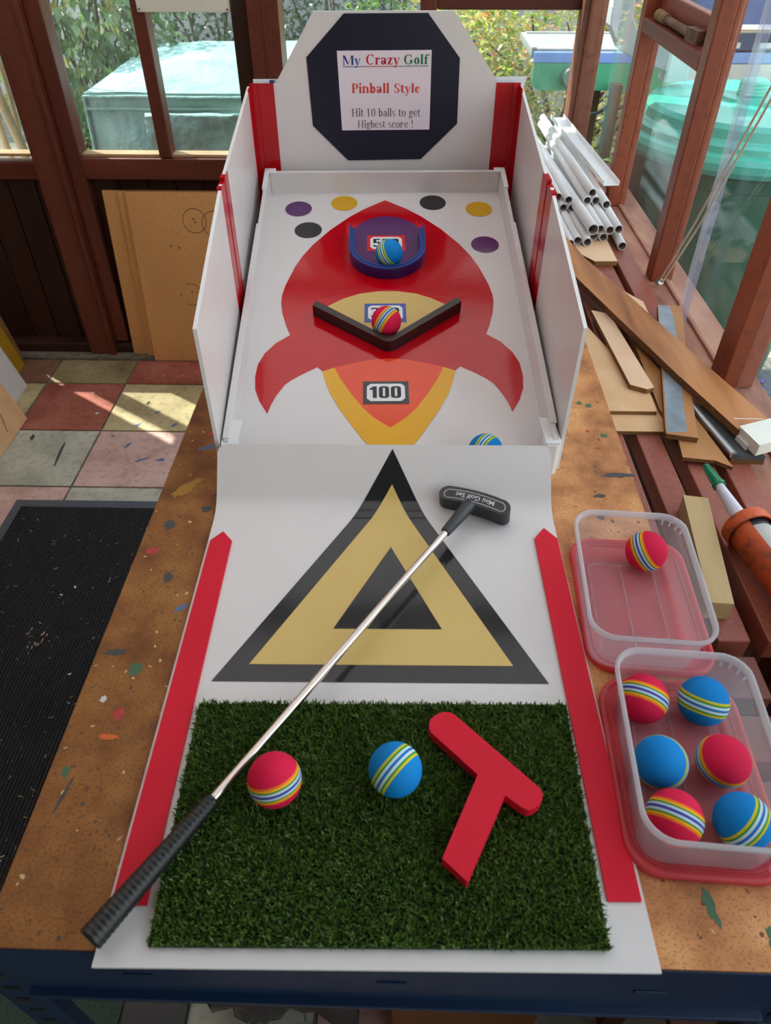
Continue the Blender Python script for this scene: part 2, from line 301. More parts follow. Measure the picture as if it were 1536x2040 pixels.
# ------------------------------------------------------------------ mesh helpers
WM = {}     # world matrices of the objects made here
class MB:
    def __init__(s, T=None): s.v = []; s.f = []; s.mi = []; s.sm = []; s.T = T or Matrix()
    def add(s, vs, fs, mi=0, sm=False, T=None):
        T = T or s.T; o = len(s.v)
        s.v += [T @ Vector(p) for p in vs]
        for f in fs: s.f.append([i+o for i in f]); s.mi.append(mi); s.sm.append(sm)
        return s
    def box(s, x0, x1, y0, y1, z0, z1, mi=0, T=None):
        vs = [(x, y, z) for z in (z0, z1) for y in (y0, y1) for x in (x0, x1)]
        return s.add(vs, [(0, 2, 3, 1), (4, 5, 7, 6), (0, 1, 5, 4), (2, 6, 7, 3), (0, 4, 6, 2), (1, 3, 7, 5)], mi, False, T)
    def prism(s, poly, z0, z1, mi=0, T=None, sm=False, side=None):
        n = len(poly)
        a = sum(poly[i][0]*poly[(i+1) % n][1]-poly[(i+1) % n][0]*poly[i][1] for i in range(n))
        if a < 0: poly = poly[::-1]
        vs = [(x, y, z0) for x, y in poly]+[(x, y, z1) for x, y in poly]
        s.add(vs, [list(range(n-1, -1, -1)), list(range(n, 2*n))], mi, False, T)
        return s.add(vs, [(i, (i+1) % n, n+(i+1) % n, n+i) for i in range(n)], mi if side is None else side, sm, T)
    def flat(s, poly, z, mi=0, T=None):
        n = len(poly)
        a = sum(poly[i][0]*poly[(i+1) % n][1]-poly[(i+1) % n][0]*poly[i][1] for i in range(n))
        if a < 0: poly = poly[::-1]
        return s.add([(x, y, z) for x, y in poly], [list(range(n))], mi, False, T)
    def tube(s, pts, rad, n=16, cap=True, mi=0, T=None, sm=True, inner=None):
        pts = [Vector(p) for p in pts]
        if not hasattr(rad, '__len__'): rad = [rad]*len(pts)
        vs = []; prev = None
        for i, p in enumerate(pts):
            d = (pts[min(i+1, len(pts)-1)]-pts[max(i-1, 0)])
            if d.length < 1e-9: d = prev or Vector((0, 0, 1))
            d = d.normalized(); prev = d
            a = Vector((0, 0, 1)) if abs(d.z) < .9 else Vector((0, 1, 0))
            u = d.cross(a).normalized(); v = u.cross(d)
            # u, v and the tangent: ring is counter-clockwise seen against d
            vs += [p+u*(rad[i]*cos(2*pi*k/n))+v*(-rad[i]*sin(2*pi*k/n)) for k in range(n)]
        fs = []
        for i in range(len(pts)-1):
            for k in range(n):
                fs.append((i*n+k, i*n+(k+1) % n, (i+1)*n+(k+1) % n, (i+1)*n+k))
        s.add(vs, fs, mi, sm, T)
        if cap:
            s.add(vs, [list(range(n-1, -1, -1)), list(range((len(pts)-1)*n, len(pts)*n))], mi, False, T)
        return s
    def lathe(s, prof, n=40, c=(0, 0), mi=0, T=None, sm=True):
        vs = [(c[0]+r*cos(2*pi*k/n), c[1]+r*sin(2*pi*k/n), z) for r, z in prof for k in range(n)]
        fs = [(i*n+k, i*n+(k+1) % n, (i+1)*n+(k+1) % n, (i+1)*n+k) for i in range(len(prof)-1) for k in range(n)]
        return s.add(vs, fs, mi, sm, T)
    def loops(s, loops, mi=0, T=None, sm=True, cap0=False, cap1=False):
        n = len(loops[0]); vs = [p for lp in loops for p in lp]
        fs = [(i*n+k, i*n+(k+1) % n, (i+1)*n+(k+1) % n, (i+1)*n+k) for i in range(len(loops)-1) for k in range(n)]
        s.add(vs, fs, mi, sm, T)
        if cap0: s.add(vs, [list(range(n-1, -1, -1))], mi, False, T)
        if cap1: s.add(vs, [list(range((len(loops)-1)*n, len(loops)*n))], mi, False, T)
        return s
    def build(s, name, mats, parent=None, loc=None, rotz=0., bevel=0.):
        if not isinstance(mats, (list, tuple)): mats = [mats]
        if parent: W = WM[parent.name]
        else: W = Matrix.Translation(loc or (0, 0, 0)) @ Matrix.Rotation(rotz, 4, 'Z')
        inv = W.inverted()
        me = bpy.data.meshes.new(name)
        me.from_pydata([tuple(inv @ p) for p in s.v], [], s.f)
        for mm in mats: me.materials.append(M[mm] if isinstance(mm, str) else mm)
        me.polygons.foreach_set('material_index', s.mi); me.polygons.foreach_set('use_smooth', s.sm)
        me.update()
        o = bpy.data.objects.new(name, me); COL.objects.link(o)
        if parent: o.parent = parent
        else: o.matrix_basis = W
        WM[o.name] = W
        if bevel:
            bv = o.modifiers.new('bevel', 'BEVEL'); bv.width = bevel; bv.segments = 2; bv.limit_method = 'ANGLE'; bv.angle_limit = R(40)
        return o

def tag(o, label, cat, group=None, kind=None):
    if label: o['label'] = label
    if cat: o['category'] = cat
    if group: o['group'] = group
    if kind: o['kind'] = kind
    return o
def struct(o): o['kind'] = 'structure'; return o
def thing(name, label, cat, loc=(0, 0, 0), rotz=0., group=None):
    o = bpy.data.objects.new(name, None); COL.objects.link(o)
    o.empty_display_size = .05
    o.location = loc; o.rotation_euler = (0, 0, rotz)
    WM[o.name] = Matrix.Translation(loc) @ Matrix.Rotation(rotz, 4, 'Z')
    return tag(o, label, cat, group)
def RZ(deg): return Matrix.Rotation(R(deg), 4, 'Z')

# serif lettering -------------------------------------------------------------
def ring(cx, cy, rx, ry, tx, ty, a0=0, a1=360, n=None):
    n = n or max(6, int(abs(a1-a0)/12)); q = []
    for i in range(n):
        a, b2 = R(a0+(a1-a0)*i/n), R(a0+(a1-a0)*(i+1)/n)
        q.append([(cx+rx*cos(a), cy+ry*sin(a)), (cx+rx*cos(b2), cy+ry*sin(b2)), (cx+(rx-tx)*cos(b2), cy+(ry-ty)*sin(b2)), (cx+(rx-tx)*cos(a), cy+(ry-ty)*sin(a))])
    return q
def rc(x0, y0, x1, y1): return [[(x0, y0), (x1, y0), (x1, y1), (x0, y1)]]
def glyph(ch, k, t):
    h, xh, sf = .66, .46, .05
    def stem(x, y0, y1, b=True, tp=True, kk=k):
        q = rc(x, y0, x+kk, y1)
        if b: q += rc(x-sf, y0, x+kk+sf, y0+t)
        if tp == True: q += rc(x-sf, y1-t, x+kk+sf, y1)
        if tp == 'l': q += [[(x-sf, y1-t), (x+kk*.5, y1-t), (x+kk*.5, y1), (x-sf, y1-t*.3)]]
        return q
    if ch == 'M': return stem(.07, 0, h, kk=t*1.3)+stem(.72, 0, h)+[[(.03, h), (.07+k, h), (.47, .1), (.41, 0)]]+[[(.41, 0), (.46, .06), (.76, h), (.72, h)]], .72+k+.07
    if ch == 'y': return [[(.03, xh), (.03+k, xh), (.29, .02), (.21, -.02)], [(.43, xh), (.43+t*1.3, xh), (.2, -.2), (.16, -.2)]]+rc(-.02, xh-t, .18, xh)+rc(.35, xh-t, .5, xh)+ring(.12, -.16, .06, .055, .06, .055), .5
    if ch == 'C': return ring(.37, .33, .33, .345, k, t, 48, 312)+rc(.58, .44, .58+t, .67), .72
    if ch == 'G': return ring(.37, .33, .33, .345, k, t, 48, 325)+rc(.58, .44, .58+t, .67)+rc(.53, .06, .53+k, .29)+rc(.45, .29-t, .74, .29), .78
    if ch == 'r': return stem(.05, 0, xh, tp='l')+ring(.05+k+.08, .32, .11, .14, .06, .05, 50, 170)+ring(.05+k+.13, .39, .055, .055, .055, .055), .42
    if ch == 'a': return ring(.2, .13, .17, .145, k*.9, t*1.2)+rc(.28, .03, .28+k, .33)+ring(.21, .33, .07+k, .135, k, t, 0, 165)+rc(.28+k, .0, .28+k+.06, .04), .28+k+.07
    if ch == 'z': return rc(.03, xh-t*1.3, .4, xh)+rc(.03, 0, .42, t*1.3)+[[(.03, t), (.05+k, t), (.4, xh-t), (.38-k, xh-t)]]+rc(.03, xh-.13, .03+t, xh)+rc(.39, 0, .39+t, .14), .46
    if ch == 'o': return ring(.24, .225, .21, .245, k, t), .48
    if ch == 'l': return stem(.06, 0, .69, tp='l'), .12+k
    if ch == 'f': return stem(.08, 0, .5, tp=False)+ring(.08+k+.07, .52, .07+k, .17, k*.9, t*1.3, 60, 180)+ring(.08+k+.14, .62, .05, .05, .05, .05)+rc(0, xh-t, .08+k+.14, xh), .2+k
    if ch == 'P': return stem(.06, 0, h)+ring(.06+k+.06, .475, .31-k*.3, .185, k, t, -90, 90)+rc(.06, .29, .14+k, .29+t)+rc(.06, h-t, .14+k, h), .48+k*.5
    if ch == 'i': return stem(.06, 0, xh, tp='l')+ring(.06+k/2, .62, .055+k*.2, .055+k*.2, .055+k*.2, .055+k*.2), .12+k
    if ch in 'nh': return stem(.05, 0, xh if ch == 'n' else .69, tp='l')+stem(.21+k, 0, .32, tp=False)+ring(.05+k+.08, .3, .08+k, .165, k, t*1.4, 0, 150), .27+2*k
    if ch == 'b': return rc(.05, 0, .05+k, .69)+rc(0, .69-t, .05+k, .69)+ring(.05+k+.1, .225, .14+k*.3, .245, k, t, -165, 165), .34+k*1.3
    if ch == 'S': return ring(.26, .495, .2, .18, k*.85, t, 40, 255)+ring(.26, .165, .21, .18, k*.85, t, -140, 85)+[[(.12, .42), (.2, .33), (.4, .24), (.3, .34)]]+rc(.42, .48, .42+t, .67)+rc(.04, -.01, .04+t, .19), .53
    if ch == 's': return ring(.19, .345, .14, .125, k*.8, t, 40, 255)+ring(.19, .12, .15, .13, k*.8, t, -140, 85)+[[(.09, .29), (.14, .22), (.29, .17), (.22, .25)]], .38
    if ch == 't': return rc(.07, .06, .07+k, .58)+rc(0, xh-t, .07+k+.12, xh)+ring(.07+k+.08, .1, .08+k, .11, k, t*1.3, 180, 300), .2+k
    if ch == 'e': return ring(.23, .225, .2, .245, k, t, 25, 325)+rc(.08, .24, .42, .24+t), .44
    if ch == 'H': return stem(.06, 0, h)+stem(.48, 0, h)+rc(.06, .32, .5, .32+t), .6+k
    if ch == '1': return stem(.18, 0, h, tp=False)+[[(.18, h), (.18, h-.06), (.07, h-.12), (.07, h-.09)]], .42+k*.5
    if ch == '0': return ring(.24, .33, .2, .345, k, t), .49
    if ch == 'g': return ring(.2, .3, .15, .165, k, t)+ring(.2, -.08, .19, .11, t*2, t*1.6)+[[(.1, .14), (.15, .14), (.12, .02), (.06, .03)]]+rc(.3, .4, .42, .4+t*1.6), .44
    if ch == 'c': return ring(.23, .225, .2, .245, k, t, 45, 318)+ring(.35, .36, .05, .05, .05, .05), .42
    if ch == '!': return [[(.1, .2), (.1+k*.5, .2), (.1+k, .67), (.07, .67)]]+ring(.1+k*.4, .05, .055, .055, .055, .055), .3
    return [], .26
def text_mb(mb, txt, width, k, t, T, mi=0, sp=.02, under=False):
    x = 0; items = []
    for ch in txt:
        q, wd = glyph(ch, k, t); items += [[(px+x, py) for px, py in p] for p in q]; x += wd+sp
    s = width/x
    for p in items: mb.flat([(px*s, py*s) for px, py in p], 0, mi, T)
    return s
# heavy condensed numerals ------------------------------------------------------
def heavy(ch):
    def rr(cx, cy, w2, h2, r, n=5):
        return [(cx+sx*(w2-r)+r*cos(R(a0+90*i/n)), cy+sy*(h2-r)+r*sin(R(a0+90*i/n))) for sx, sy, a0 in ((1, 1, 0), (-1, 1, 90), (-1, -1, 180), (1, -1, 270)) for i in range(n+1)]
    def shell(cx, cy, w2, h2, r, tx, ty, lo=0, hi=None):
        a = rr(cx, cy, w2, h2, r); b2 = rr(cx, cy, w2-tx, h2-ty, max(.01, r-ty)); m_ = len(a)
        return [[a[i], a[(i+1) % m_], b2[(i+1) % m_], b2[i]] for i in range(m_) if i >= lo and (hi is None or i < hi)]
    if ch == '0': return shell(.3, .5, .29, .51, .2, .22, .13), .64
    if ch == '1': return rc(.17, 0, .4, 1)+[[(.17, .98), (.17, .7), (0, .68), (0, .82)]], .46
    if ch == '5': return rc(.04, .86, .55, 1)+rc(.04, .5, .25, .9)+[q for i, q in enumerate(shell(.3, .31, .29, .32, .2, .2, .13)) if i not in (10, 11)], .62
    if ch == '3': return [q for i, q in enumerate(shell(.28, .73, .28, .28, .18, .2, .12)) if not 11 <= i <= 16]+[q for i, q in enumerate(shell(.28, .27, .29, .28, .18, .2, .12)) if not 6 <= i <= 11]+rc(.2, .45, .4, .57), .62
    return [], .3

# ================================================================== SETTING
WB, WR, WL = 2.627, .615, -1.70           # back, right and left wall planes
HEAD = 1.5                                 # head of the back window, out of view, set to end the sun patch
# floor tiles
fl = MB()
fl.box(WL-.1, .95, -1.7, 2.75, -.08, -.004, 0)
tnames = ['tile_red', 'tile_cream', 'tile_grey', 'tile_pink', 'tile_brown', 'tile_olive']
TS = .3075
for i in range(-2, 7):
    for j in range(-12, 2):
        x0, y0 = -1.052+i*TS, 2.062+j*TS
        y1 = min(y0+TS, 2.545) if j == 1 else y0+TS
        g = .004
        red = (i+j) % 2 == 1            # the tile left of x=-1.05 in row 0 is red
        if j == 0: mi = 1+(0 if red else 1)
        elif j == 1: mi = 1+(0 if (red and i >= 0) else 4 if red else 5)
        elif j == -1: mi = 1+(3 if red else 2)
        else: mi = 1+(3 if red else 2)
        if x0+TS < WL or x0 > .9: continue
        x1 = min(x0+TS, .93)
        fl.prism([(x0+g, y0+g), (x1-g, y0+g), (x1-g, y1-g), (x0+g, y1-g)], -.006, 0, mi)
# paint drips on the tiles
def blob(mb, cx, cy, z, rx, ry, mi, rot=0., n=9, rough=.35, seed=0):
    rnd = random.Random(seed+int(cx*1e4)+int(cy*1e4))
    p = []
    for k in range(n):
        a = 2*pi*k/n; r = 1+rnd.uniform(-rough, rough)
        x, y = rx*r*cos(a), ry*r*sin(a)
        p.append((cx+x*cos(rot)-y*sin(rot), cy+x*sin(rot)+y*cos(rot)))
    mb.flat(p, z, mi)
for cx, cy, rx, ry, rot, mi in ((-.93, 1.98, .02, .006, 1.2, 7), (-.86, 1.9, .022, .006, .5, 7), (-.80, 1.9, .018, .007, .3, 7), (-.74, 1.83, .018, .009, .1, 7),
                                (-1.0, 2.03, .008, .005, 0, 7), (-.93, 2.1, .016, .007, .9, 7), (-.88, 2.18, .014, .006, .5, 7), (-.80, 2.1, .016, .007, .7, 7),
                                (-1.28, 2.02, .007, .018, .1, 8), (-1.15, 1.93, .006, .07, .1, 8), (-1.12, 2.1, .012, .005, .1, 9), (-1.1, 2.17, .006, .006, 0, 10),
                                (-.93, 2.24, .006, .012, 0, 8), (-.7, 1.95, .02, .005, .4, 7)):
    blob(fl, cx, cy, .0006, rx, ry, mi, rot)
rnd = random.Random(3)
for k in range(160):
    blob(fl, rnd.uniform(-1.4, -.6), rnd.uniform(1.45, 2.5), .0005, rnd.uniform(.001, .003), rnd.uniform(.001, .003), rnd.choice((8, 8, 9, 10)), rnd.uniform(0, 3), 6)
struct(fl.build('floor', ['grout']+tnames+['stain_blue', 'stain_dark', 'stain_brown', 'stain_white']))
# back wall: planks below the sill, plinth, rail
wb = MB()
x = WL
while x < .66:
    wb.box(x+.002, min(x+.098, .66), WB+.024, WB+.045, -.05, .70); x += .1
wb.box(WL, .66, WB+.044, WB+.06, -.05, .72)
struct(wb.build('wall_back', 'dark_plank', bevel=.003))
tb = MB(); tb.box(WL, .6, WB-.03, WB+.03, -.02, .045); struct(tb.build('baseboard_back', 'dark_plank', bevel=.006))
kb = MB(); kb.box(WL, .93, 2.548, WB+.02, -.02, .006); struct(kb.build('trim_1', 'grout'))
rl = MB(); rl.box(-1.165, .60, WB-.012, WB+.05, .672, .742); rl.box(WL, -1.165, WB-.004, WB+.05, .668, .726)
struct(rl.build('trim_2', 'red_wood_x', bevel=.004))
sl = MB(); sl.box(WL, .60, WB+.004, WB+.050, .742, .752); struct(sl.build('trim_3', 'sill_back', bevel=.002))
def post(name, boxes, m_='red_wood', bevel=.004):
    mb = MB()
    for bx in boxes: mb.box(*bx)
    return struct(mb.build(name, m_, bevel=bevel))
post('trim_4', [(-1.252, -1.166, WB-.045, WB+.06, 0, 2.1), (-1.168, -1.150, WB-.052, WB+.06, 0, 2.1)])
post('trim_25', [(-1.607, -1.562, WB-.012, WB+.045, .742, HEAD)])
post('trim_5', [(-1.150, -1.096, WB-.018, WB+.06, .05, 2.1)])
post('trim_6', [(-.826, -.784, WB-.012, WB+.055, .745, HEAD)])
post('trim_7', [(-.466, -.372, WB-.055, WB+.06, 0, 2.1), (-.420, -.417, WB-.058, WB, 0, 2.1)])
post('trim_8', [(-.525, -.467, WB-.006, WB+.06, .742, HEAD)], 'dark_plank')
post('trim_9', [(.05, .10, WB-.012, WB+.055, .745, HEAD)])
post('trim_10', [(.532, .602, WB-.05, WB+.03, .0, 2.1), (.548, .592, WB-.056, WB-.05, .78, 2.1)], 'old_wood', .008)
post('trim_11', [(WL, .62, WB-.03, WB+.08, HEAD, 2.1)], 'dark_plank')  # unseen solid header, added to cut off the sun on the floor
post('trim_12', [(.10, .53, WB-.01, WB+.05, 1.165, 1.20)], 'red_wood_x')
for i, (x0, x1) in enumerate(((-1.562, -1.252), (WL, -1.607), (-1.096, -.826), (-.784, -.525), (-.372, .05), (.10, .532))):
    g = MB(); g.box(x0, x1, WB+.036, WB+.040, .75, HEAD); struct(g.build('window_%d' % (i+1), 'glass'))
# right wall
wr = MB()
wr.box(WR+.015, WR+.09, -1.7, WB+.05, -.05, .70); struct(wr.build('wall_right', 'dark_plank'))
sr = MB(); sr.box(.588, .70, -1.7, WB-.05, .70, .750); sr.box(.632, .645, -1.7, WB-.05, .75, .756)
struct(sr.build('trim_13', 'sill_wood', bevel=.004))
HR = 2.06
def jamb(name, y0, y1, x0=.598, x1=.652, z0=.75, z1=HR):
    mb = MB(); mb.box(x0, x0+.034, y0, y1, z0, z1); mb.box(x0+.034, x1, y0+.006, y1-.006, z0, z1)
    struct(mb.build(name, 'red_wood_r', bevel=.003))
jamb('trim_14', 2.165, 2.205); jamb('trim_15', 1.660, 1.704); jamb('trim_16', 1.185, 1.250, .612, .675, .752)
jamb('trim_17', .50, .56); jamb('trim_18', -.3, -.24)
tr = MB(); tr.box(.598, .655, 1.704, 2.165, 1.178, 1.210); tr.box(.632, .655, 1.704, 2.165, 1.210, 1.262)
struct(tr.build('trim_19', 'red_wood_y', bevel=.003))
hd = MB(); hd.box(.59, .69, -1.7, WB, HR, 2.12); struct(hd.build('trim_20', 'red_wood_y'))
for i, (y0, y1, z0) in enumerate(((2.205, WB-.05, .752), (1.704, 2.165, .752), (1.250, 1.660, .752), (.56, 1.185, .752), (-.24, .50, .752), (-1.7, -.3, .752))):
    g = MB(); g.box(.640, .644, y0, y1, z0, HR); struct(g.build('window_%d' % (i+7), 'glass'))
# left wall, wall behind the viewer, roof
wl_ = MB(); wl_.box(WL-.06, WL, -1.7, WB+.01, -.05, 2.12); struct(wl_.build('wall_left', 'wall_paint'))
wf = MB(); wf.box(WL-.06, .70, -1.76, -1.7, -.05, 2.12); struct(wf.build('wall_front', 'wall_paint'))
ce = MB(); ce.box(WL-.1, .75, .25, WB+.12, 2.12, 2.13); struct(ce.build('ceiling', 'poly'))
cb = MB(); cb.box(WL-.1, .75, -1.8, .25, 2.10, 2.14); struct(cb.build('ceiling_boards', 'ceil_board'))  # unseen opaque stretch of roof, added to darken the foreground
for i, yy in enumerate((.27, .85, 1.45, 2.05)):
    bm_ = MB(); bm_.box(WL, .62, yy-.02, yy+.02, 2.03, 2.12); struct(bm_.build('trim_%d' % (21+i), 'red_wood_x'))
# ------------------------------------------------------------------ outside ground and garden wall
g = MB(); g.box(-9, 9, WB+.12, 12, -.12, -.03); g.box(.72, 9, -6, WB+.12, -.12, -.031); struct(g.build('ground', 'soil'))
g = MB(); g.box(.95, 3.4, 2.55, 4.6, -.03, -.012); struct(g.build('gravel_patch', 'gravel'))
g = MB(); g.box(.72, 1.75, .5, 2.55, -.03, -.016); struct(g.build('path', 'tarmac'))
g = MB(); g.box(-9, 9, 6.6, 6.8, -.1, 2.2); struct(g.build('garden_wall', 'stucco'))

# ================================================================== WORKBENCH
bench = thing('workbench', 'blue steel workbench with a stained chipboard top under the golf game', 'workbench', (0, .8, 0), R(-.46))
TB = RZ(-.46)
top = MB(TB)
top.prism([(-.308, .171), (.300, .171), (.306, 1.46), (-.306, 1.46)], .882, .9, 0, side=1)
spots = [  # x, y, rx, ry, rot, colour slot
    (-.268, .82, .010, .005, .5, 2), (-.262, .79, .020, .006, .5, 3), (-.276, .70, .028, .010, .9, 8), (-.281, .63, .009, .010, .2, 5), (-.243, .66, .008, .006, 0, 5),
    (-.290, .585, .010, .006, .4, 2), (-.262, .545, .007, .009, .2, 5), (-.236, .50, .010, .004, .8, 3), (-.289, .44, .014, .005, .1, 5), (-.262, .42, .008, .011, 0, 4),
    (-.283, .385, .004, .005, 0, 9), (-.263, .37, .007, .008, 0, 2), (-.266, .345, .012, .004, 0, 6), (-.293, .31, .004, .008, .2, 4), (-.287, .29, .0015, .022, -.2, 5),
    
    
    (.275, .905, .006, .006, 0, 4), (.283, .83, .0055, .0055, 0, 4), (.262, .91, .006, .005, 0, 4), (.287, .742, .026, .006, .05, 5), (.262, .84, .003, .004, 0, 2), (.268, .80, .005, .002, .2, 2),
    (.252, .70, .010, .005, .2, 5), (.246, .66, .006, .007, .2, 5), (.245, .215, .005, .016, .2, 4), (.285, .19, .004, .018, 0, 4), (.222, .24, .006, .010, .4, 5), ]
for x, y, rx, ry, rot, mi in spots: blob(top, x, y, .9003, rx*.8, ry*.8, mi, rot, 20, .3)
rnd = random.Random(11)
for k in range(420):
    x = rnd.choice((rnd.uniform(-.305, -.2), rnd.uniform(-.305, -.2), rnd.uniform(.2, .302))); y = rnd.uniform(.175, 1.1)
    blob(top, x, y, .9002, rnd.uniform(.0008, .003), rnd.uniform(.0006, .002), rnd.choice((7, 7, 7, 10, 5)), rnd.uniform(0, 3), 6)
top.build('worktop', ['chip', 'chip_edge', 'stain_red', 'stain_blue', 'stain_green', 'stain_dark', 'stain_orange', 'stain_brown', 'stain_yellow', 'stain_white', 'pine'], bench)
beam = MB(TB)
beam.box(-.300, .300, .170, .173, .800, .897); beam.box(-.300, .300, .173, .2, .878, .8815); beam.box(-.300, .300, .163, .175, .800, .806)
for x in (-.2, 0, .2): beam.box(x-.012, x+.012, .1685, .1700, .845, .851)
beam.build('front_beam', 'blue_steel', bench, bevel=.002)
sb = MB(TB)
sb.box(-.3, -.297, .2, 1.45, .8, .881); sb.box(.297, .3, .2, 1.45, .8, .881); sb.box(-.3, .3, 1.45, 1.453, .8, .881)
sb.build('side_beam', 'blue_steel', bench)
for sx in (-1, 1):
    for yy in (.172, 1.45):
        lg = MB(TB); x0 = sx*.303; x1 = sx*.338; xa, xb = min(x0, x1), max(x0, x1)
        lg.box(xa, xb, yy, yy+.002, 0, .89); xo = x1-.002*sx
        lg.box(min(x1, xo), max(x1, xo), yy, yy+.034, 0, .89)
        for k in range(24):
            zz = .07+k*.034
            lg.box(xa+.010, xb-.012, yy-.0012, yy, zz, zz+.012, 1)
            lg.box(xa+.012, xb-.014, yy-.0016, yy-.001, zz+.003, zz+.009, 1)
        lg.build('leg', ['blue_steel', 'gun_dark'], bench)

# ================================================================== PINBALL GAME
TR = RZ(1.97); UC = .0175
SA, CA = sin(R(12)), cos(R(12))
def F(u, v, w=0.): return Vector((UC+u, 1.373+v*CA-w*SA, 1.046+v*SA+w*CA))
TF = TR @ Matrix(((1, 0, 0, UC), (0, CA, -SA, 1.373), (0, SA, CA, 1.046), (0, 0, 0, 1)))   # slope frame -> world
game = thing('pinball_game', 'homemade white pinball golf game with red rocket playfield, side boards and octagon sign', 'game', tuple(TR @ Vector((UC, 1.07, .9))), R(1.97))
V0 = -.632; HW = .2075
pf = MB(TF); pf.box(-HW, HW, V0, 0, -.004, 0); pf.box(-HW, HW-.013, -.668, V0, -.004, 0)
pf.build('playfield', 'white', game)
def wall(name, u0, u1, v0, v1, zlow):
    mb = MB(TF); mb.box(u0, u1, v0, v1, zlow, .040); return mb
sk = .006
lw = MB(TF); lw.box(-HW-sk, -HW, V0-sk, sk, -.012, .040); lw.box(-HW-sk-.002, -HW+.001, V0-.002, -.16, .040, .0415)
lw.build('tray_wall', 'white', game, bevel=.0012)
rw = MB(TF); rw.box(HW, HW+sk, V0-sk, sk, -.012, .040); rw.box(HW-.001, HW+sk+.002, V0+.02, -.16, .040, .0415)
rw.build('tray_wall', 'white', game, bevel=.0012)
bw = MB(TF); bw.box(-HW, HW, 0, sk, -.012, .040)
bw.build('tray_wall', 'white', game, bevel=.0012)
fw_ = MB(TF); fw_.box(-HW, HW-.013, -.672, -.668, -.004, .022)
fw_.build('tray_wall', 'white', game, bevel=.0012)
# corner caps
for sx in (-1, 1):
    cp = MB(TF); x0 = sx*(HW+.008); xi = sx*(HW-.012)
    cp.box(min(x0, xi), max(x0, xi), -.004, .010, .040, .0425); cp.box(min(x0, sx*HW), max(x0, sx*HW), -.055, .010, .036, .0425)
    cp.build('corner_cap', 'white_edge', game, bevel=.001)
# rounded front corner foot (right front corner stands on the bench)
for sx in (-1, 1):
    poly = [(sx*(HW-.012), .752), (sx*(HW+.008), .752), (sx*(HW+.0105), .742), (sx*(HW+.009), .735), (sx*(HW+.003), .7315), (sx*(HW-.012), .7315)]
    ft = MB(TR); ft.prism([(UC+x, y) for x, y in poly], .900, .9475)
    ft.prism([(UC+sx*(HW-.011), .790), (UC+sx*(HW+.0075), .790), (UC+sx*(HW+.0095), .742), (UC+sx*(HW+.008), .733), (UC+sx*(HW-.011), .733)], .9475, .9505)
    ft.build('corner_foot', 'white_edge', game, bevel=.002)
# stand under the back of the tray
st = MB(TR); st.box(UC-.19, UC-.17, 1.20, 1.37, .90, 1.0); st.box(UC+.17, UC+.19, 1.20, 1.37, .90, 1.0); st.box(UC-.19, UC+.19, 1.355, 1.37, .90, 1.02)
st.build('back_stand', 'white', game)
# vinyl artwork -----------------------------------------------------------------
body = [(0, -.0245), (-.0160, -.0362), (-.0390, -.0535), (-.0645, -.0780), (-.0962, -.1160), (-.1245, -.1590), (-.1415, -.1930), (-.1520, -.2220), (-.1640, -.2690), (-.1680, -.2960), (-.1678, -.3150), (-.1640, -.3400), (-.1560, -.3700), (-.1490, -.3905)]
fin = [(-.1690, -.4080), (-.1840, -.4310), (-.1920, -.4545), (-.1936, -.4807), (-.1910, -.5062), (-.1832, -.5290), (-.1700, -.5535), (-.1665, -.5370), (-.1600, -.5180), (-.1495, -.4965), (-.1415, -.4880), (-.1240, -.4740), (-.1045, -.4610), (-.0965, -.4700)]
tail_top = [(-.0790, -.4625), (-.0514, -.4530), (-.0253, -.4458), (0, -.4436)]
half = body+fin+tail_top
def smooth(pts, it=1, keep=()):
    return pts
rocket = half+[(-x, y) for x, y in half[-2:0:-1]]
d = MB(TF); d.flat(rocket, .0004); d.build('rocket_decal', 'red_vinyl', game)
yo = [(-.0965, -.4700), (-.0920, -.4903), (-.0840, -.5156), (-.0690, -.5483), (-.0542, -.5740), (-.0397, -.5989), (-.024, -.622), (-.018, -.6305)]
yi = [(-.0795, -.4623), (-.0700, -.4862), (-.0545, -.5159), (-.0370, -.5446), (-.0222, -.5625), (0, -.5810)]
yel = yo+[(-x, y) for x, y in yo[::-1]]+[(-x, y) for x, y in yi]+yi[-2::-1]
d = MB(TF); d.flat(yel, .0006); d.build('flame_decal', 'yellow', game)
og = tail_top[:0]+[(-.0795, -.4623)]+tail_top[1:]; og = yi[::-1]+[p for p in tail_top[1:]]
orange = yi[::-1][:-1]+tail_top+[(-x, y) for x, y in (yi[:-1]+[])][0:0]
orange = yi+[(-x, y) for x, y in yi[-2::-1]]+[(-x, y) for x, y in tail_top[1:-1]]+tail_top[::-1][:-1]
d = MB(TF); d.flat(orange, .0005); d.build('flame_decal', 'orange', game)
cr = [(-.0945, -.3230), (-.0701, -.3045), (-.0454, -.2928), (-.018, -.2870), (0, -.2862)]
cream = cr+[(-x, y) for x, y in cr[-2::-1]]+[(0, -.4150)]
d = MB(TF); d.flat(cream, .0006); d.build('cream_panel', 'cream', game)
CV = -.1380
pur = [(.0595*cos(R(a)), CV+.0625*sin(R(a))) for a in range(0, 181, 6)]+[(-.0595, -.19)]+[(.0595*cos(R(a)), -.19+.0595*sin(R(a))) for a in range(186, 355, 6)]+[(.0595, -.19)]
d = MB(TF); d.flat([(x+.002, y) for x, y in pur], .0006); d.build('purple_panel', 'purple', game)
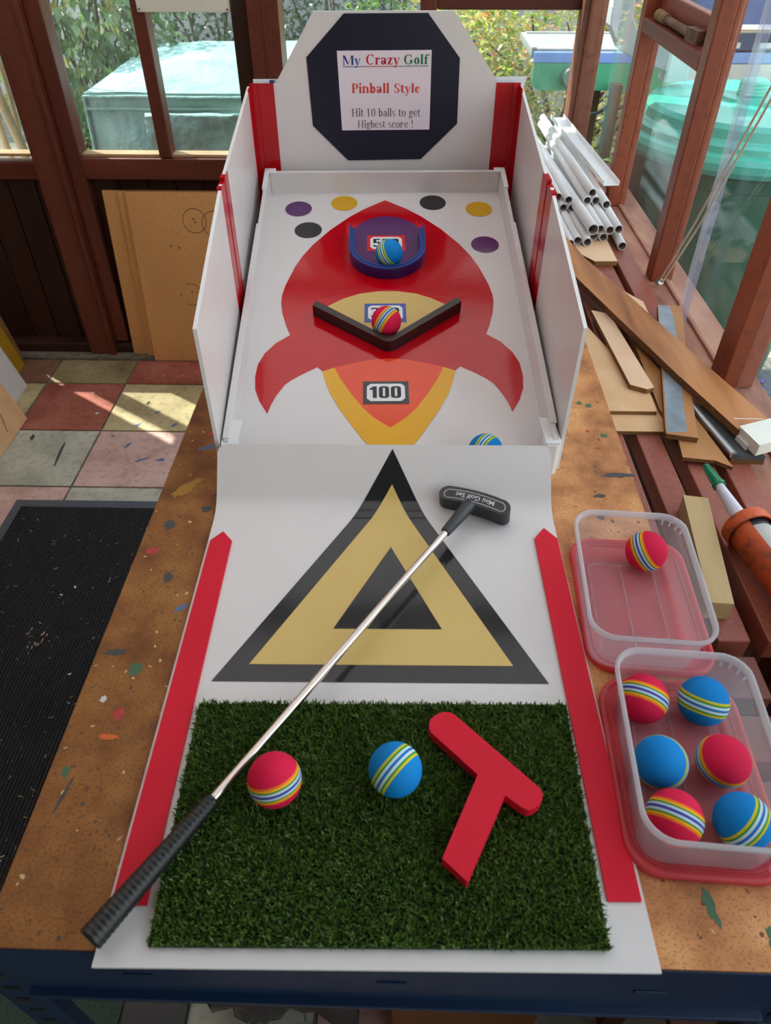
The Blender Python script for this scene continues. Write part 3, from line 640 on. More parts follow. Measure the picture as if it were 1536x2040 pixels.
for (x, y), c in (((-.1555, -.051), 'purple'), ((-.0740, -.0335), 'dot_yellow'), ((-.1350, -.1165), 'dot_black'), ((.0860, -.0330), 'dot_black'), ((.1678, -.0545), 'dot_yellow'), ((.1686, -.1616), 'purple')):
    d = MB(TF); d.flat([(x+.0238*cos(2*pi*k/40), y+.0238*sin(2*pi*k/40)) for k in range(40)], .0004); d.build('round_dot', c, game)
def octa(w2, h2, c): return [(-w2+c, -h2), (w2-c, -h2), (w2, -h2+c), (w2, h2-c), (w2-c, h2), (-w2+c, h2), (-w2, h2-c), (-w2, -h2+c)]
for num, cx, cy, m_ in (('500', 0, -.1567, 'label_red'), ('300', -.0038, -.3402, 'label_blue'), ('100', -.0052, -.5142, 'label_black')):
    d = MB(TF)
    d.flat([(cx-.0325, cy-.0224), (cx+.0325, cy-.0224), (cx+.0325, cy+.0224), (cx-.0325, cy+.0224)], .0010, 0)
    d.flat([(cx+x, cy+y) for x, y in octa(.0270, .0172, .0052)], .0013, 1)
    x = 0; its = []
    for ch in num:
        q, wd = heavy(ch); its += [[(a+x, b_) for a, b_ in p] for p in q]; x += wd+.05
    x -= .05; sx, sy = .0455/x, .0228
    for p in its: d.flat([(cx-.0228+a*sx, cy-.0112+b_*sy) for a, b_ in p], .0016, 2)
    d.build('score_label', [m_, 'label_white', 'ink_black'], game)
# U shaped cup
def upath(hw, vc, vtop, n=26, sq=1.0):
    return [(-hw, vtop)]+[(-hw*cos(pi*k/n), vc-hw*sq*sin(pi*k/n)) for k in range(n+1)]+[(hw, vtop)]
cu = MB(TF)
def strip(mb, outer, inner, w0, w1, mi_top, mi_side):
    n = len(outer)
    lo = [(x, y, w0) for x, y in outer]; hi = [(x, y, w1) for x, y in outer]
    li = [(x, y, w0) for x, y in inner]; hii = [(x, y, w1) for x, y in inner]
    for a, b_, mi, flip in ((lo, hi, mi_side, 0), (hi, hii, mi_top, 0), (hii, li, mi_side, 0)):
        vs = a+b_
        mb.add(vs, [(i, i+1, n+i+1, n+i) for i in range(n-1)], mi, mi == mi_side)
    mb.add([lo[0], hi[0], hii[0], li[0]], [(0, 1, 2, 3)], mi_side); mb.add([lo[-1], hi[-1], hii[-1], li[-1]], [(3, 2, 1, 0)], mi_side)
UX = .0015
o_, i_ = upath(.0632, -.1925, -.1335), upath(.0540, -.1925, -.1445)
strip(cu, [(x+UX, y) for x, y in o_], [(x+UX, y) for x, y in i_], .0007, .0185, 1, 1)
cup = cu.build('u_bumper', ['blue_foam', 'purple_side'], game)
ct = MB(TF); o2, i2 = upath(.0634, -.1925, -.1333), upath(.0605, -.1925, -.1365)
strip(ct, [(x+UX, y) for x, y in o2], [(x+UX, y) for x, y in i2], .0180, .0212, 0, 0)
o3, i3 = upath(.0605, -.1925, -.1365), upath(.0565, -.1925, -.1415)
strip(ct, [(x+UX, y) for x, y in o3], [(x+UX, y) for x, y in i3], .0180, .0196, 0, 0)
o4, i4 = upath(.0565, -.1925, -.1415), upath(.0536, -.1925, -.1450)
strip(ct, [(x+UX, y) for x, y in o4], [(x+UX, y) for x, y in i4], .0180, .0206, 0, 0)
ct.build('rim_trim', 'blue_foam', cup)
# V shaped bumper
vb = MB(TF)
vo = [(-.1155, -.3210), (-.1145, -.3455), (-.02, -.4165), (-.009, -.4252), (0, -.4290), (.009, -.4252), (.02, -.4165), (.1120, -.3365), (.1140, -.3340), (.1115, -.3215)]
VBO = [(-.1155, -.3455), (-.012, -.4235), (-.006, -.4275), (0, -.4288), (.006, -.4275), (.012, -.4235), (.1135, -.3385)]
VBI = [(-.1095, -.3350), (-.008, -.4140), (-.004, -.4160), (0, -.4165), (.004, -.4160), (.008, -.4140), (.1075, -.3280)]
strip(vb, VBO, VBI, .0007, .0205, 0, 0)
vb.build('v_bumper', 'bumper', game, bevel=.001)
# side boards, hinges, backboard, sign (tray frame, vertical) ------------------------
def board(name, p0, p1, zb, zt0, zt1, th, out, mats, m_edge=1):
    """vertical sheet from p0 to p1 (x, y) with a sloping top"""
    (x0, y0), (x1, y1) = p0, p1
    mb = MB(TR); dx, dy = y1-y0, -(x1-x0); L = math.hypot(dx, dy); nx, ny = dx/L*out*th, dy/L*out*th
    a = [(x0, y0, zb), (x1, y1, zb), (x1, y1, zt1), (x0, y0, zt0)]
    b_ = [(x+nx, y+ny, z) for x, y, z in a]
    vs = a+b_
    mb.add(vs, [(0, 1, 2, 3) if out > 0 else (3, 2, 1, 0), (7, 6, 5, 4) if out > 0 else (4, 5, 6, 7)], 0)
    mb.add(vs, [(3, 2, 6, 7), (0, 3, 7, 4), (2, 1, 5, 6), (1, 0, 4, 5)], 1)
    return mb.build(name, mats, game)
WE = ['white', 'white_edge']; RE = ['red_tape', 'red_tape']
LX0, LX1, LX2 = -.2005, -.2045, -.2125
RX0, RX1, RX2 = .2350, .2410, .2500
board('side_board', (LX0, .733), (LX1, 1.010), .902, 1.113, 1.178, .0045, -1, WE)
board('side_board', (LX1-.0005, 1.042), (LX2, 1.398), .902, 1.181, 1.2135, .0045, -1, WE)
board('side_board', (RX0, .742), (RX1, 1.032), .902, 1.106, 1.165, .0045, 1, WE)
board('side_board', (RX1+.0005, 1.075), (RX2, 1.398), .902, 1.166, 1.2115, .0045, 1, WE)
for xx, ya, yb, z0, z1, z2, out in ((LX1+.0006, .996, 1.056, 1.1755, 1.179, 1.183, -1), (RX1-.0006, 1.012, 1.090, 1.162, 1.1655, 1.169, 1)):
    ym = (ya+yb)/2
    h1 = MB(TR)
    for y0, y1, za, zb in ((ya, ym-.003, z0, z1), (ym+.003, yb, z1, z2)):
        h1.prism([(xx, y0), (xx+out*.007, y0), (xx+out*.007, y1), (xx, y1)], .905, (za+zb)/2)
    h1.prism([(xx+out*.003, ym-.004), (xx+out*.006, ym-.004), (xx+out*.006, ym+.004), (xx+out*.003, ym+.004)], .905, z1-.004)
    h1.build('hinge_tape', 'red_tape', game, bevel=.001)
YB = 1.400
def BB(x, z): return (x, z)
TBK = TR @ Matrix(((1, 0, 0, 0), (0, 0, -1, YB), (0, 1, 0, 0), (0, 0, 0, 1)))     # (x, z, out) -> facing the viewer
bb = MB(TBK)
bb.prism([(-.2130, .905), (.2500, .905), (.2500, 1.2165), (.2125, 1.2165), (.1300, 1.3190), (-.0975, 1.3190), (-.1690, 1.2165), (-.2130, 1.2165)], -.006, 0, 0, side=1)
bb.build('backboard', WE, game)
for x0, x1, bx in ((-.2125, -.1720, -1), (.2085, .2495, 1)):
    t_ = MB(TBK); t_.prism([(x0, .95), (x1, .95), (x1, 1.2178), (x0, 1.2178)], .0002, .0012)
    xe = x0 if bx < 0 else x1
    t_.box(min(xe, xe-bx*.012), max(xe, xe-bx*.012), .95, 1.2182, .0012, .006)
    t_.box(min(xe, xe-bx*.0015), max(xe, xe-bx*.0015), .95, 1.214, .0012, .030)
    t_.build('hinge_tape', 'red_tape', game)
oc = MB(TBK)
oc.prism([(-.0484, 1.3160), (.0877, 1.3165), (.1432, 1.2540), (.1450, 1.1545), (.0827, 1.0965), (-.0487, 1.0948), (-.1090, 1.1522), (-.1130, 1.2556)], .0002, .0014)
sign = oc.build('octagon_sign', 'navy', game)
pa = MB(TBK); pa.flat([(-.0620, 1.2650), (.0955, 1.2658), (.0965, 1.1455), (-.0580, 1.1446)], .0018)
def TT(x, z, sy=1.0, sh=0.): return TBK @ Matrix.Translation((x, z, .0021)) @ Matrix(((1, 0, 0, 0), (sh, sy, 0, 0), (0, 0, 1, 0), (0, 0, 0, 1)))
paper = pa.build('notice_paper', 'paper', sign)
tx = MB()
def word(txt, x0, x1, z, k, t, mi, vs=1.1):
    wid = sum(glyph(c, k, t)[1]+.02 for c in txt); s = (x1-x0)/wid
    text_mb(tx, txt, x1-x0, k, t, TT(x0, z, vs), mi)
word('My', -.0530, -.0225, 1.2447, .155, .040, 0, .98); word('Crazy', -.0145, .0430, 1.2452, .155, .040, 1, 1.02); word('Golf', .0490, .0910, 1.2455, .155, .040, 2, .98)
tx.flat([(-.0530, 1.2415), (-.0160, 1.2417), (-.0160, 1.2427), (-.0530, 1.2425)], .0021, 0, TBK)
tx.flat([(-.0160, 1.2417), (.0465, 1.2421), (.0465, 1.2431), (-.0160, 1.2427)], .0021, 1, TBK)
tx.flat([(.0465, 1.2421), (.0905, 1.2424), (.0905, 1.2434), (.0465, 1.2431)], .0021, 2, TBK)
word('Pinball', -.0390, .0260, 1.2030, .155, .040, 3, 1.05); word('Style', .0330, .0780, 1.2033, .155, .040, 3, 1.0)
word('Hit 10 balls to get', -.0400, .0800, 1.1668, .088, .030, 4, 1.12); word('Highest score !', -.0300, .0690, 1.1490, .088, .030, 4, 1.08)
tx.build('printed_text', ['ink_blue', 'ink_red', 'ink_green', 'ink_orange', 'ink_dark'], paper)

# carton propped behind the backboard
cb_ = thing('storage_carton', 'white and navy carton standing behind the backboard of the golf game', 'carton', tuple(TR @ Vector((.02, 1.50, .9))), R(1.97))
q = MB(TR); q.box(-.195, .278, 1.412, 1.62, .900, 1.090, 0); q.box(-.1955, .2785, 1.4115, 1.6205, .905, 1.082, 1); q.build('carton_body', ['box_white', 'navy'], cb_)
q = MB(TR); q.add([(.2786, 1.415, 1.09), (.2786, 1.60, 1.09), (.250, 1.60, 1.185), (.250, 1.415, 1.170), (.2770, 1.415, 1.09), (.2770, 1.60, 1.09), (.2484, 1.60, 1.185), (.2484, 1.415, 1.170)],
      [(0, 1, 2, 3), (7, 6, 5, 4), (3, 2, 6, 7), (0, 3, 7, 4), (1, 5, 6, 2)], 0)
q.build('carton_flap', ['box_white'], cb_)
q = MB(TR); q.box(-.208, -.12, 1.413, 1.4145, 1.088, 1.221, 0); q.box(-.180, -.172, 1.4125, 1.4130, 1.19, 1.220, 1); q.build('carton_flap', ['box_white', 'box_blue'], cb_)
q = MB(TR); q.add([(.15, 1.413, 1.088), (.236, 1.413, 1.088), (.252, 1.413, 1.185), (.262, 1.413, 1.224), (.15, 1.413, 1.2225), (.15, 1.4145, 1.088), (.236, 1.4145, 1.088), (.252, 1.4145, 1.185), (.262, 1.4145, 1.224), (.15, 1.4145, 1.2225)],
      [(0, 1, 2, 3, 4), (9, 8, 7, 6, 5), (1, 6, 7, 2), (2, 7, 8, 3), (3, 8, 9, 4), (4, 9, 5, 0), (0, 5, 6, 1)], 0)
q.box(.165, .205, 1.4125, 1.4130, 1.19, 1.2215, 1); q.build('carton_flap', ['box_white', 'box_blue'], cb_)

# ================================================================== RAMP
TG = RZ(.67)
RA, RR = R(46), .05
def prof(s, h=0.):
    """arc length along the sheet measured from y=.64 -> (y, z) of the top face, h above it"""
    if s <= 0: return .64+s, .903+h
    th = min(s/RR, RA); y = .64+RR*sin(th); z = .903+RR*(1-cos(th))
    if s > RR*RA: y += (s-RR*RA)*cos(RA); z += (s-RR*RA)*sin(RA)
    return y-h*sin(th), z+h*cos(th)
ramp = thing('ramp_board', 'white plastic launch ramp with black and cream triangle, curling up to the playfield', 'ramp', tuple(TG @ Vector((-.0085, .40, .9))), R(.67))
SMAX = .1005
XS0, XS1 = -.2155, .1985
ss = [-.4765, -.3, -.15, -.02]+[i*.004 for i in range(0, 15)]+[.07, .085]+[SMAX-.012*(1-sin(R(a))) for a in (0, 20, 40, 60, 75, 90)]
rs = MB(TG)
rows_t = []; rows_b = []
for s in ss:
    inset = 0
    if s > SMAX-.012: inset = .012-math.sqrt(max(0, .012**2-(s-SMAX+.012)**2))
    y, z = prof(s); y2, z2 = prof(s, -.003)
    rows_t.append(((XS0+inset, y, z), (XS1-inset, y, z))); rows_b.append(((XS0+inset, y2, z2), (XS1-inset, y2, z2)))
n_ = len(ss)
vs = [p for r_ in rows_t for p in r_]+[p for r_ in rows_b for p in r_]
fs = []
for i in range(n_-1):
    fs += [(2*i, 2*i+1, 2*i+3, 2*i+2)]
    o = 2*n_; fs += [(o+2*i+2, o+2*i+3, o+2*i+1, o+2*i)]
rs.add(vs, fs, 0, True)
fs = []
for i in range(n_-1):
    o = 2*n_
    fs += [(2*i+2, o+2*i+2, o+2*i, 2*i), (2*i+1, o+2*i+1, o+2*i+3, 2*i+3)]
fs += [(0, 1, 2*n_+1, 2*n_), (2*n_-1, 2*n_-2, 4*n_-2, 4*n_-1)]
rs.add(vs, fs, 1, False)
rs.build('ramp_sheet', WE, ramp)
def tri_decal(name, m_, apex, bl, br, h):
    mb = MB(TG); S0 = bl[1]-.64; S1 = apex[1]
    lv = [S0+(S1-S0)*k/40 for k in range(41)]
    vs = []
    for s in lv:
        f = (s-S0)/(S1-S0); y, z = prof(s, h)
        vs += [(bl[0]+(apex[0]-bl[0])*f, y, z), (br[0]+(apex[0]-br[0])*f, y, z)]
    mb.add(vs, [(2*k, 2*k+1, 2*k+3, 2*k+2) for k in range(40)], 0, True)
    return mb.build(name, m_, ramp)
tri_decal('triangle_decal', 'black', (.0022, .0955), (-.1748, .4095), (.1562, .4120), .0003)
tri_decal('triangle_decal', 'cream', (.0018, .0515), (-.1405, .4300), (.1235, .4325), .0006)
tri_decal('triangle_decal', 'black', (.0008, .5965-.64), (-.0590, .4755), (.0545, .4765), .0009)
for x0, x1, xt, xt2, yt, ysh, yb in ((-.2128, -.1853, -.2122, -.1868, .6195, .604, .2052), (.1693, .1955, .1706, .1975, .6290, .611, .2112)):
    s_ = MB(TG)
    s_.prism([(x0, yb), (x1, yb), (xt2, ysh), ((xt+xt2)/2, yt), (xt, ysh)], .9031, .9056)
    s_.build('side_strip', 'red_card', ramp, bevel=.0006)

# turf mat ------------------------------------------------------------------------
turf = thing('turf_mat', 'rectangular green artificial turf tee mat lying on the white ramp', 'turf mat', tuple(TG @ Vector((-.007, .28, .9035))), R(.67))
q = MB(TG); MX = [(-.1770, .1765), (.1635, .1775), (.1672, .3845), (-.1805, .3825)]
q.prism(MX, .9032, .9062); q.build('backing', 'turf_base', turf)
rnd = random.Random(5)
q = MB(TG); vs = []; fs = []
for k in range(44000):
    a, b_ = rnd.random(), rnd.random()
    x = (MX[0][0]*(1-a)+MX[1][0]*a)*(1-b_)+(MX[3][0]*(1-a)+MX[2][0]*a)*b_; y = .1768+b_*.2072
    az = rnd.uniform(0, 2*pi); ln = rnd.uniform(.004, .0076); wv_ = rnd.uniform(.0005, .0009); tl_ = rnd.uniform(.1, .9); la = rnd.uniform(0, 2*pi)
    dx, dy = wv_*cos(az), wv_*sin(az); lx, ly = ln*sin(tl_)*cos(la), ln*sin(tl_)*sin(la); h = ln*cos(tl_)
    o = len(vs)
    vs += [(x-dx, y-dy, .906), (x+dx, y+dy, .906), (x+dx*.9+lx*.4, y+dy*.9+ly*.4, .906+h*.62), (x-dx*.9+lx*.4, y-dy*.9+ly*.4, .906+h*.62), (x+lx, y+ly, .906+h)]
    fs += [(o, o+1, o+2, o+3), (o+3, o+2, o+4)]
q.add(vs, fs, 0, True); o = q.build('grass_pile', 'turf', turf); o['kind'] = 'stuff'

# red T piece -----------------------------------------------------------------------
tp = [(.036, .3521), (.0372, .3560), (.041, .3600), (.0455, .3628), (.0500, .3640), (.0562, .3634), (.0616, .3592), (.1234, .2953), (.1268, .2915), (.1282, .2870), (.1271, .2828), (.1240, .2780), (.1196, .2748), (.1143, .2730), (.1087, .2756), (.0967, .2856), (.0603, .2168), (.0419, .2342), (.0755, .3036), (.0372, .3432), (.0358, .3475)]
q = MB(TG); q.prism(tp, .9135, .9245)
tag(q.build('wooden_t_piece', 'red_card', loc=tuple(TG @ Vector((.08, .30, .9135))), rotz=R(.67), bevel=.0012), 'red T-shaped wooden piece with rounded arms lying on the turf mat', 'wooden piece')

# ================================================================== BALLS
def ball_mesh(m_):
    bm = bmesh.new(); bmesh.ops.create_uvsphere(bm, u_segments=48, v_segments=32, radius=.0225)
    me = bpy.data.meshes.new('foam_ball'); bm.to_mesh(me); bm.free()
    for p in me.polygons: p.use_smooth = True
    me.materials.append(M[m_]); return me
BM = {'r': ball_mesh('ball_red'), 'b': ball_mesh('ball_blue')}
ball_proto = {}
def ball(kind, p, ang, dd, label):
    if kind not in ball_proto:
        o = bpy.data.objects.new('foam_ball', BM[kind]); ball_proto[kind] = o
    else:
        o = ball_proto[kind].copy()
    COL.objects.link(o)
    c = math.sqrt(1-dd*dd); a = R(ang)
    ax = C_RT*(-sin(a)*c)+C_UP*(cos(a)*c)-C_FW*dd
    o.location = p; o.rotation_euler = ax.to_track_quat('Z', 'Y').to_euler()
    WM[o.name] = Matrix.Translation(p)
    tag(o, label, 'ball', 'striped foam golf balls'); return o
ball('r', TG @ Vector((-.0947, .2920, .9350)), 14, .30, 'pink-red striped foam ball on the turf, beside the putter shaft')
ball('b', TG @ Vector((.0054, .3020, .9350)), -128, .38, 'blue striped foam ball on the turf, left of the red T piece')
ball('b', TF @ Vector((.0040, -.2185, .0232)), -75, .62, 'blue striped foam ball inside the purple U-shaped cup')
ball('r', TF @ Vector((-.0030, -.3875, .0232)), -128, .15, 'pink-red striped foam ball caught in the dark V-shaped bumper')
ball('b', TF @ Vector((.1215, -.6430, .0227)), -120, .5, 'blue striped foam ball half hidden behind the top edge of the ramp')
Z3 = .9058+.0225
ball('r', (.2790, .5715, Z3), -62, .58, 'pink-red striped foam ball alone in the far clear tub')
ball('r', (.2290, .3800, Z3), 152, .42, 'pink-red foam ball in the far left corner of the near clear tub')
ball('b', (.2835, .3785, Z3), -14, .12, 'blue foam ball in the far right corner of the near clear tub')
ball('b', (.2285, .3170, Z3), 48, .80, 'blue foam ball in the middle left of the near clear tub')
ball('r', (.2820, .3190, Z3), -8, .80, 'pink-red foam ball in the middle right of the near clear tub')
ball('r', (.2270, .2685, Z3), 150, .42, 'pink-red foam ball in the near left corner of the near clear tub')
ball('b', (.2810, .2670, Z3), -130, .12, 'blue foam ball in the near right corner of the near clear tub')

# ================================================================== PUTTER
put = thing('putter', 'black headed mini golf putter with steel shaft lying across the ramp', 'putter', tuple(TG @ Vector((.10, .65, .903))), R(.67))
Pg, Ph = Vector((-.2160, .1755, .9205)), Vector((.0915, .6400, .928))
dirp = (Ph-Pg).normalized(); Lp = (Ph-Pg).length
q = MB(TG); q.tube([Pg+dirp*.125, Pg+dirp*(Lp-.02)], .0040, 20); q.build('shaft', 'chrome', put)
pts = []; rad = []
Lg = .1275; nr = 30
pts += [Pg, Pg+dirp*.0005]; rad += [.0070, .0095]
for k in range(nr*4+1):
    f = k/(nr*4); t_ = .002+f*(Lg-.004)
    pts.append(Pg+dirp*t_); rad.append((.0100-.0032*f)+.00055*(abs(((k/4) % 1)-.5)*2-.5))
pts += [Pg+dirp*Lg]; rad += [.0050]
q = MB(TG); q.tube(pts, rad, 24); q.build('grip', 'rubber', put)
# head: slab standing along the curve, printed top face
hx = Vector((.0835, -.0345, 0)).normalized(); hy = Vector((-hx.y, hx.x, 0))
HC = Vector((.1030, .6555, 0))
TH = TG @ Matrix(((hx.x, hy.x, 0, HC.x), (hx.y, hy.y, 0, HC.y), (0, 0, 1, 0), (0, 0, 0, 1))) 
def head_outline(L, D, bow, n=10):
    r = D/2; out = []
    for k in range(n+1): out.append((L-r+r*sin(pi*k/n), r*cos(pi*k/n)))
    for k in range(n+1): out.append((-L+r-r*sin(pi*k/n), -r*cos(pi*k/n)))
    res = []
    m_ = len(out)
    for i in range(m_):
        a, b_ = out[i], out[(i+1) % m_]
        for j in range(6 if abs(a[0]-b_[0]) > .02 else 1):
            f = j/(6 if abs(a[0]-b_[0]) > .02 else 1); res.append((a[0]+(b_[0]-a[0])*f, a[1]+(b_[1]-a[1])*f))
    return [(x, y+bow*(1-(x/L)**2)) for x, y in res]
lean = Matrix.Rotation(R(16), 4, 'X')
THL = TH @ Matrix.Translation((0, 0, .9075)) @ lean
q = MB(THL); q.prism(head_outline(.0445, .0205, .0045), 0, .0235)
head = q.build('head', 'club', put, bevel=.0025)
q = MB(THL)
oa, ob = head_outline(.0385, .0128, .0042), head_outline(.0376, .0112, .0042)
mm_ = len(oa)
for i in range(mm_): q.add([(oa[i][0], oa[i][1], .0239), (oa[(i+1) % mm_][0], oa[(i+1) % mm_][1], .0239), (ob[(i+1) % mm_][0], ob[(i+1) % mm_][1], .0239), (ob[i][0], ob[i][1], .0239)], [(0, 1, 2, 3)])
cu_ = bpy.data.curves.new('lettering', 'FONT'); cu_.body = 'Mini Golf Set'; cu_.size = .0092; cu_.align_x = 'CENTER'; cu_.align_y = 'CENTER'; cu_.offset = .00012
to = bpy.data.objects.new('lettering', cu_); COL.objects.link(to)
dg = bpy.context.evaluated_depsgraph_get(); dg.update()
tm = bpy.data.meshes.new_from_object(to.evaluated_get(dg))
tv = [(-v_.co.x, -v_.co.y, .0240) for v_ in tm.vertices]; tf_ = [list(p.vertices) for p in tm.polygons]
tv = [(x, y+.0042*(1-(x/.0445)**2), z) for x, y, z in tv]
q.add(tv, tf_); bpy.data.objects.remove(to); bpy.data.curves.remove(cu_)
q.build('printed_lettering', 'print_grey', head)
q = MB(TG); q.tube([Pg+dirp*(Lp-.052), Pg+dirp*(Lp-.050), Pg+dirp*(Lp-.012), Pg+dirp*(Lp+.004)], [.0052, .0060, .0080, .0088], 20)
q.build('hosel', 'club', put)

# ================================================================== TUBS
def rrect(w2, d2, r, n=8):
    return [(sx*(w2-r)+r*cos(R(a0+90*i/n)), sy*(d2-r)+r*sin(R(a0+90*i/n))) for sx, sy, a0 in ((1, 1, 0), (-1, 1, 90), (-1, -1, 180), (1, -1, 270)) for i in range(n+1)]
def tub(cx, cy, rot, label):
    t = thing('plastic_tub', label, 'container', (cx, cy, .9046), R(rot), 'clear plastic tubs of balls')
    T = Matrix.Translation((cx, cy, .9046)) @ RZ(rot)
    q = MB(T)
    def lp(w2, d2, r, z): return [(x, y, z) for x, y in rrect(w2, d2, r)]
    q.loops([lp(.044, .073, .014, 0), lp(.0485, .0775, .018, .0012), lp(.0500, .0790, .019, .005), lp(.0560, .0850, .022, .058)], cap0=True)
    q.build('tub_body', 'tub', t)
    q = MB(T)
    q.loops([lp(.0560, .0850, .022, .056), lp(.0600, .0890, .025, .0565), lp(.0605, .0895, .0255, .0600), lp(.0598, .0888, .025, .0625), lp(.0575, .0865, .023, .0620), lp(.0562, .0852, .022, .058)])
    for k in range(4):
        a = R(18+k*20); x, y = .0562-.022+.0222*cos(a), .0852-.022+.0222*sin(a)
        q.tube([(x-.0006*cos(a), y-.0006*sin(a), .050), (x+.0030*cos(a), y+.0030*sin(a), .0625)], .0012, 6)
    q.build('rim', 'tub_rim', t)
    q = MB(T)   # moulded ridge on the floor of the tub
    a_, b_ = lp(.036, .064, .008, .0016), lp(.0348, .0628, .008, .0016)
    q.loops([a_, [(x, y, z+.0008) for x, y, z in a_], [(x, y, z+.0008) for x, y, z in b_], b_])
    q.box(-.0006, .0006, -.062, .062, .0014, .0022)
    q.build('base_ridge', 'tub', t)
    return t
def tub_lid(cx, cy, rot, label):
    t = thing('tub_lid', label, 'lid', (cx, cy, .9002), R(rot), 'red plastic tub lids')
    T = Matrix.Translation((cx, cy, .9002)) @ RZ(rot)
    def lp(w2, d2, r, z): return [(x, y, z) for x, y in rrect(w2, d2, r)]
    q = MB(T)
    q.loops([lp(.0625, .0915, .027, 0), lp(.0640, .0930, .028, .001), lp(.0640, .0930, .028, .0072), lp(.0625, .0915, .027, .0085), lp(.0605, .0895, .026, .0080), lp(.0595, .0885, .025, .0045), lp(.0575, .0865, .024, .0040)], cap1=True)
    q.build('lid_panel', 'lid', t)
    q = MB(T); a_, b_ = lp(.0560, .085, .023, .0041), lp(.0545, .0835, .022, .0041)
    q.loops([a_, [(x, y, z+.0012) for x, y, z in a_], [(x, y, z+.0012) for x, y, z in b_], b_]); q.build('lid_ridge', 'lid', t)
    return t
tub_lid(.2615, .5175, -3.0, 'translucent red lid lying under the far clear tub')
tub_lid(.2565, .3225, -3.0, 'translucent red lid lying under the near clear tub')
tub(.2490, .5060, -4.0, 'far clear plastic tub holding a single red ball')
tub(.2530, .3180, -4.0, 'near clear plastic tub holding six striped balls')

# ================================================================== SLATTED STAGING ON THE RIGHT
stg = thing('slatted_staging', 'red-brown slatted wooden staging under the offcuts beside the right window', 'staging', (.46, 1.5, 0))
ZS = .775
for x0, x1 in ((.342, .383), (.405, .446), (.468, .512), (.527, .5715)):
    q = MB(); q.box(x0, x1, .568, 2.57, ZS-.034, ZS); q.build('slat', 'slat', stg, bevel=.002)
for yy in (.62, 1.55, 2.50):
    q = MB(); q.box(.342, .5715, yy, yy+.05, ZS-.09, ZS-.035); q.build('bearer', 'slat_x', stg)
for xx in (.345, .53):
    for yy in (.64, 2.50):
        q = MB(); q.box(xx, xx+.035, yy, yy+.035, 0, ZS-.036); q.build('leg', 'red_wood', stg)
st2 = thing('low_staging', 'shorter slatted wooden staging with cross slats in front of the long staging', 'staging', (.42, .4, 0))
for y0, y1 in ((.485, .545), (.405, .462), (.325, .382)):
    q = MB(); q.box(.345, .442+(.545-y0)*.0, y0, y1, ZS-.034, ZS); q.build('slat', 'slat_x', st2, bevel=.002)
q = MB(); q.box(.36, .395, .30, .545, ZS-.075, ZS-.035); q.build('bearer', 'steel', st2)
q = MB(); q.box(.40, .438, .31, .54, ZS-.06, ZS-.035); q.build('bearer', 'dark_plank', st2)
for yy in (.33, .50):
    q = MB(); q.box(.36, .395, yy, yy+.03, 0, ZS-.075); q.build('leg', 'red_wood', st2)

def sheet(name, poly, z0, z1, mats, label, cat, bevel=.0008, extra=None, group=None, tilt=None):
    cx = sum(p[0] for p in poly)/len(poly); cy = sum(p[1] for p in poly)/len(poly)
    T = Matrix()
    if tilt: T = Matrix.Translation((cx, cy, z0)) @ Matrix.Rotation(tilt[0], 4, 'X') @ Matrix.Rotation(tilt[1], 4, 'Y') @ Matrix.Translation((-cx, -cy, -z0))
    q = MB(T); q.prism(poly, z0, z1, 0, side=1)
    if extra: extra(q)
    o = q.build(name, mats, loc=(cx, cy, z0), bevel=bevel)
    return tag(o, label, cat, group)
sheet('mdf_sheet', [(.322, 1.10), (.372, 1.004), (.533, 1.004), (.512, 1.16), (.322, 1.16)], ZS+.0002, ZS+.007, ['mdf', 'mdf_edge'], 'lower wide brown MDF offcut lying directly on the staging slats', 'board')
sheet('mdf_sheet', [(.322, 1.388), (.378, 1.388), (.452, 1.11), (.450, 1.053), (.355, 1.053), (.322, 1.2)], ZS+.0075, ZS+.0145, ['mdf', 'mdf_edge'], 'brown MDF offcut with a square near corner, on top of the lower wide sheet', 'board')
sheet('plywood_strip', [(.4665, 1.300), (.475, 1.300), (.530, .9), (.5065, .917), (.4575, .924), (.4655, .985), (.4560, 1.06)], ZS+.0078, ZS+.0145, ['ply2', 'ply_edge'], 'tan plywood strip poking out below the grey painted plank', 'board')
sheet('mdf_strip', [(.402, 1.412), (.437, 1.396), (.458, 1.114), (.4445, 1.108), (.4170, 1.123)], ZS+.0150, ZS+.0245, ['mdf_pale', 'mdf_edge'], 'narrow pale MDF strip with a pointed end, on top of the stacked sheets', 'board')
def paint(q):
    q.flat([(.5480, 1.4370), (.5700, 1.4370), (.5680, 1.40), (.5560, 1.33), (.520, 1.16), (.494, 1.06), (.480, .985), (.476, .980), (.4450, .977), (.4490, 1.0), (.50, 1.22)], ZS+.0247, 2)
sheet('painted_plank', [(.5475, 1.439), (.5990, 1.437), (.5360, 1.18), (.4915, .963), (.4420, .974), (.4445, .99)], ZS+.0150, ZS+.0245, ['ply2', 'ply_edge', 'grey_paint'], 'plywood plank with a grey painted stripe, crossing under the long diagonal plank', 'plank', extra=paint)
dw = thing('dark_trim', 'dark grey painted length of trim under the white capped end of the long plank', 'trim', (.55, .98, ZS))
q = MB(); q.prism([(.515, 1.075), (.545, 1.065), (.590, .925), (.5385, .930)], ZS+.0080, ZS+.0165); q.build('trim_face', 'dark_paint', dw, bevel=.001)
q = MB(); q.tube([(.514, 1.075, ZS+.015), (.5405, .931, ZS+.015)], .0065, 12); q.build('bead', 'steel', dw)
q = MB(); q.prism([(.5385, .9295), (.590, .9245), (.5885, .932), (.5395, .937)], ZS+.0006, ZS+.0078); q.build('trim_base', 'ply_edge', dw)
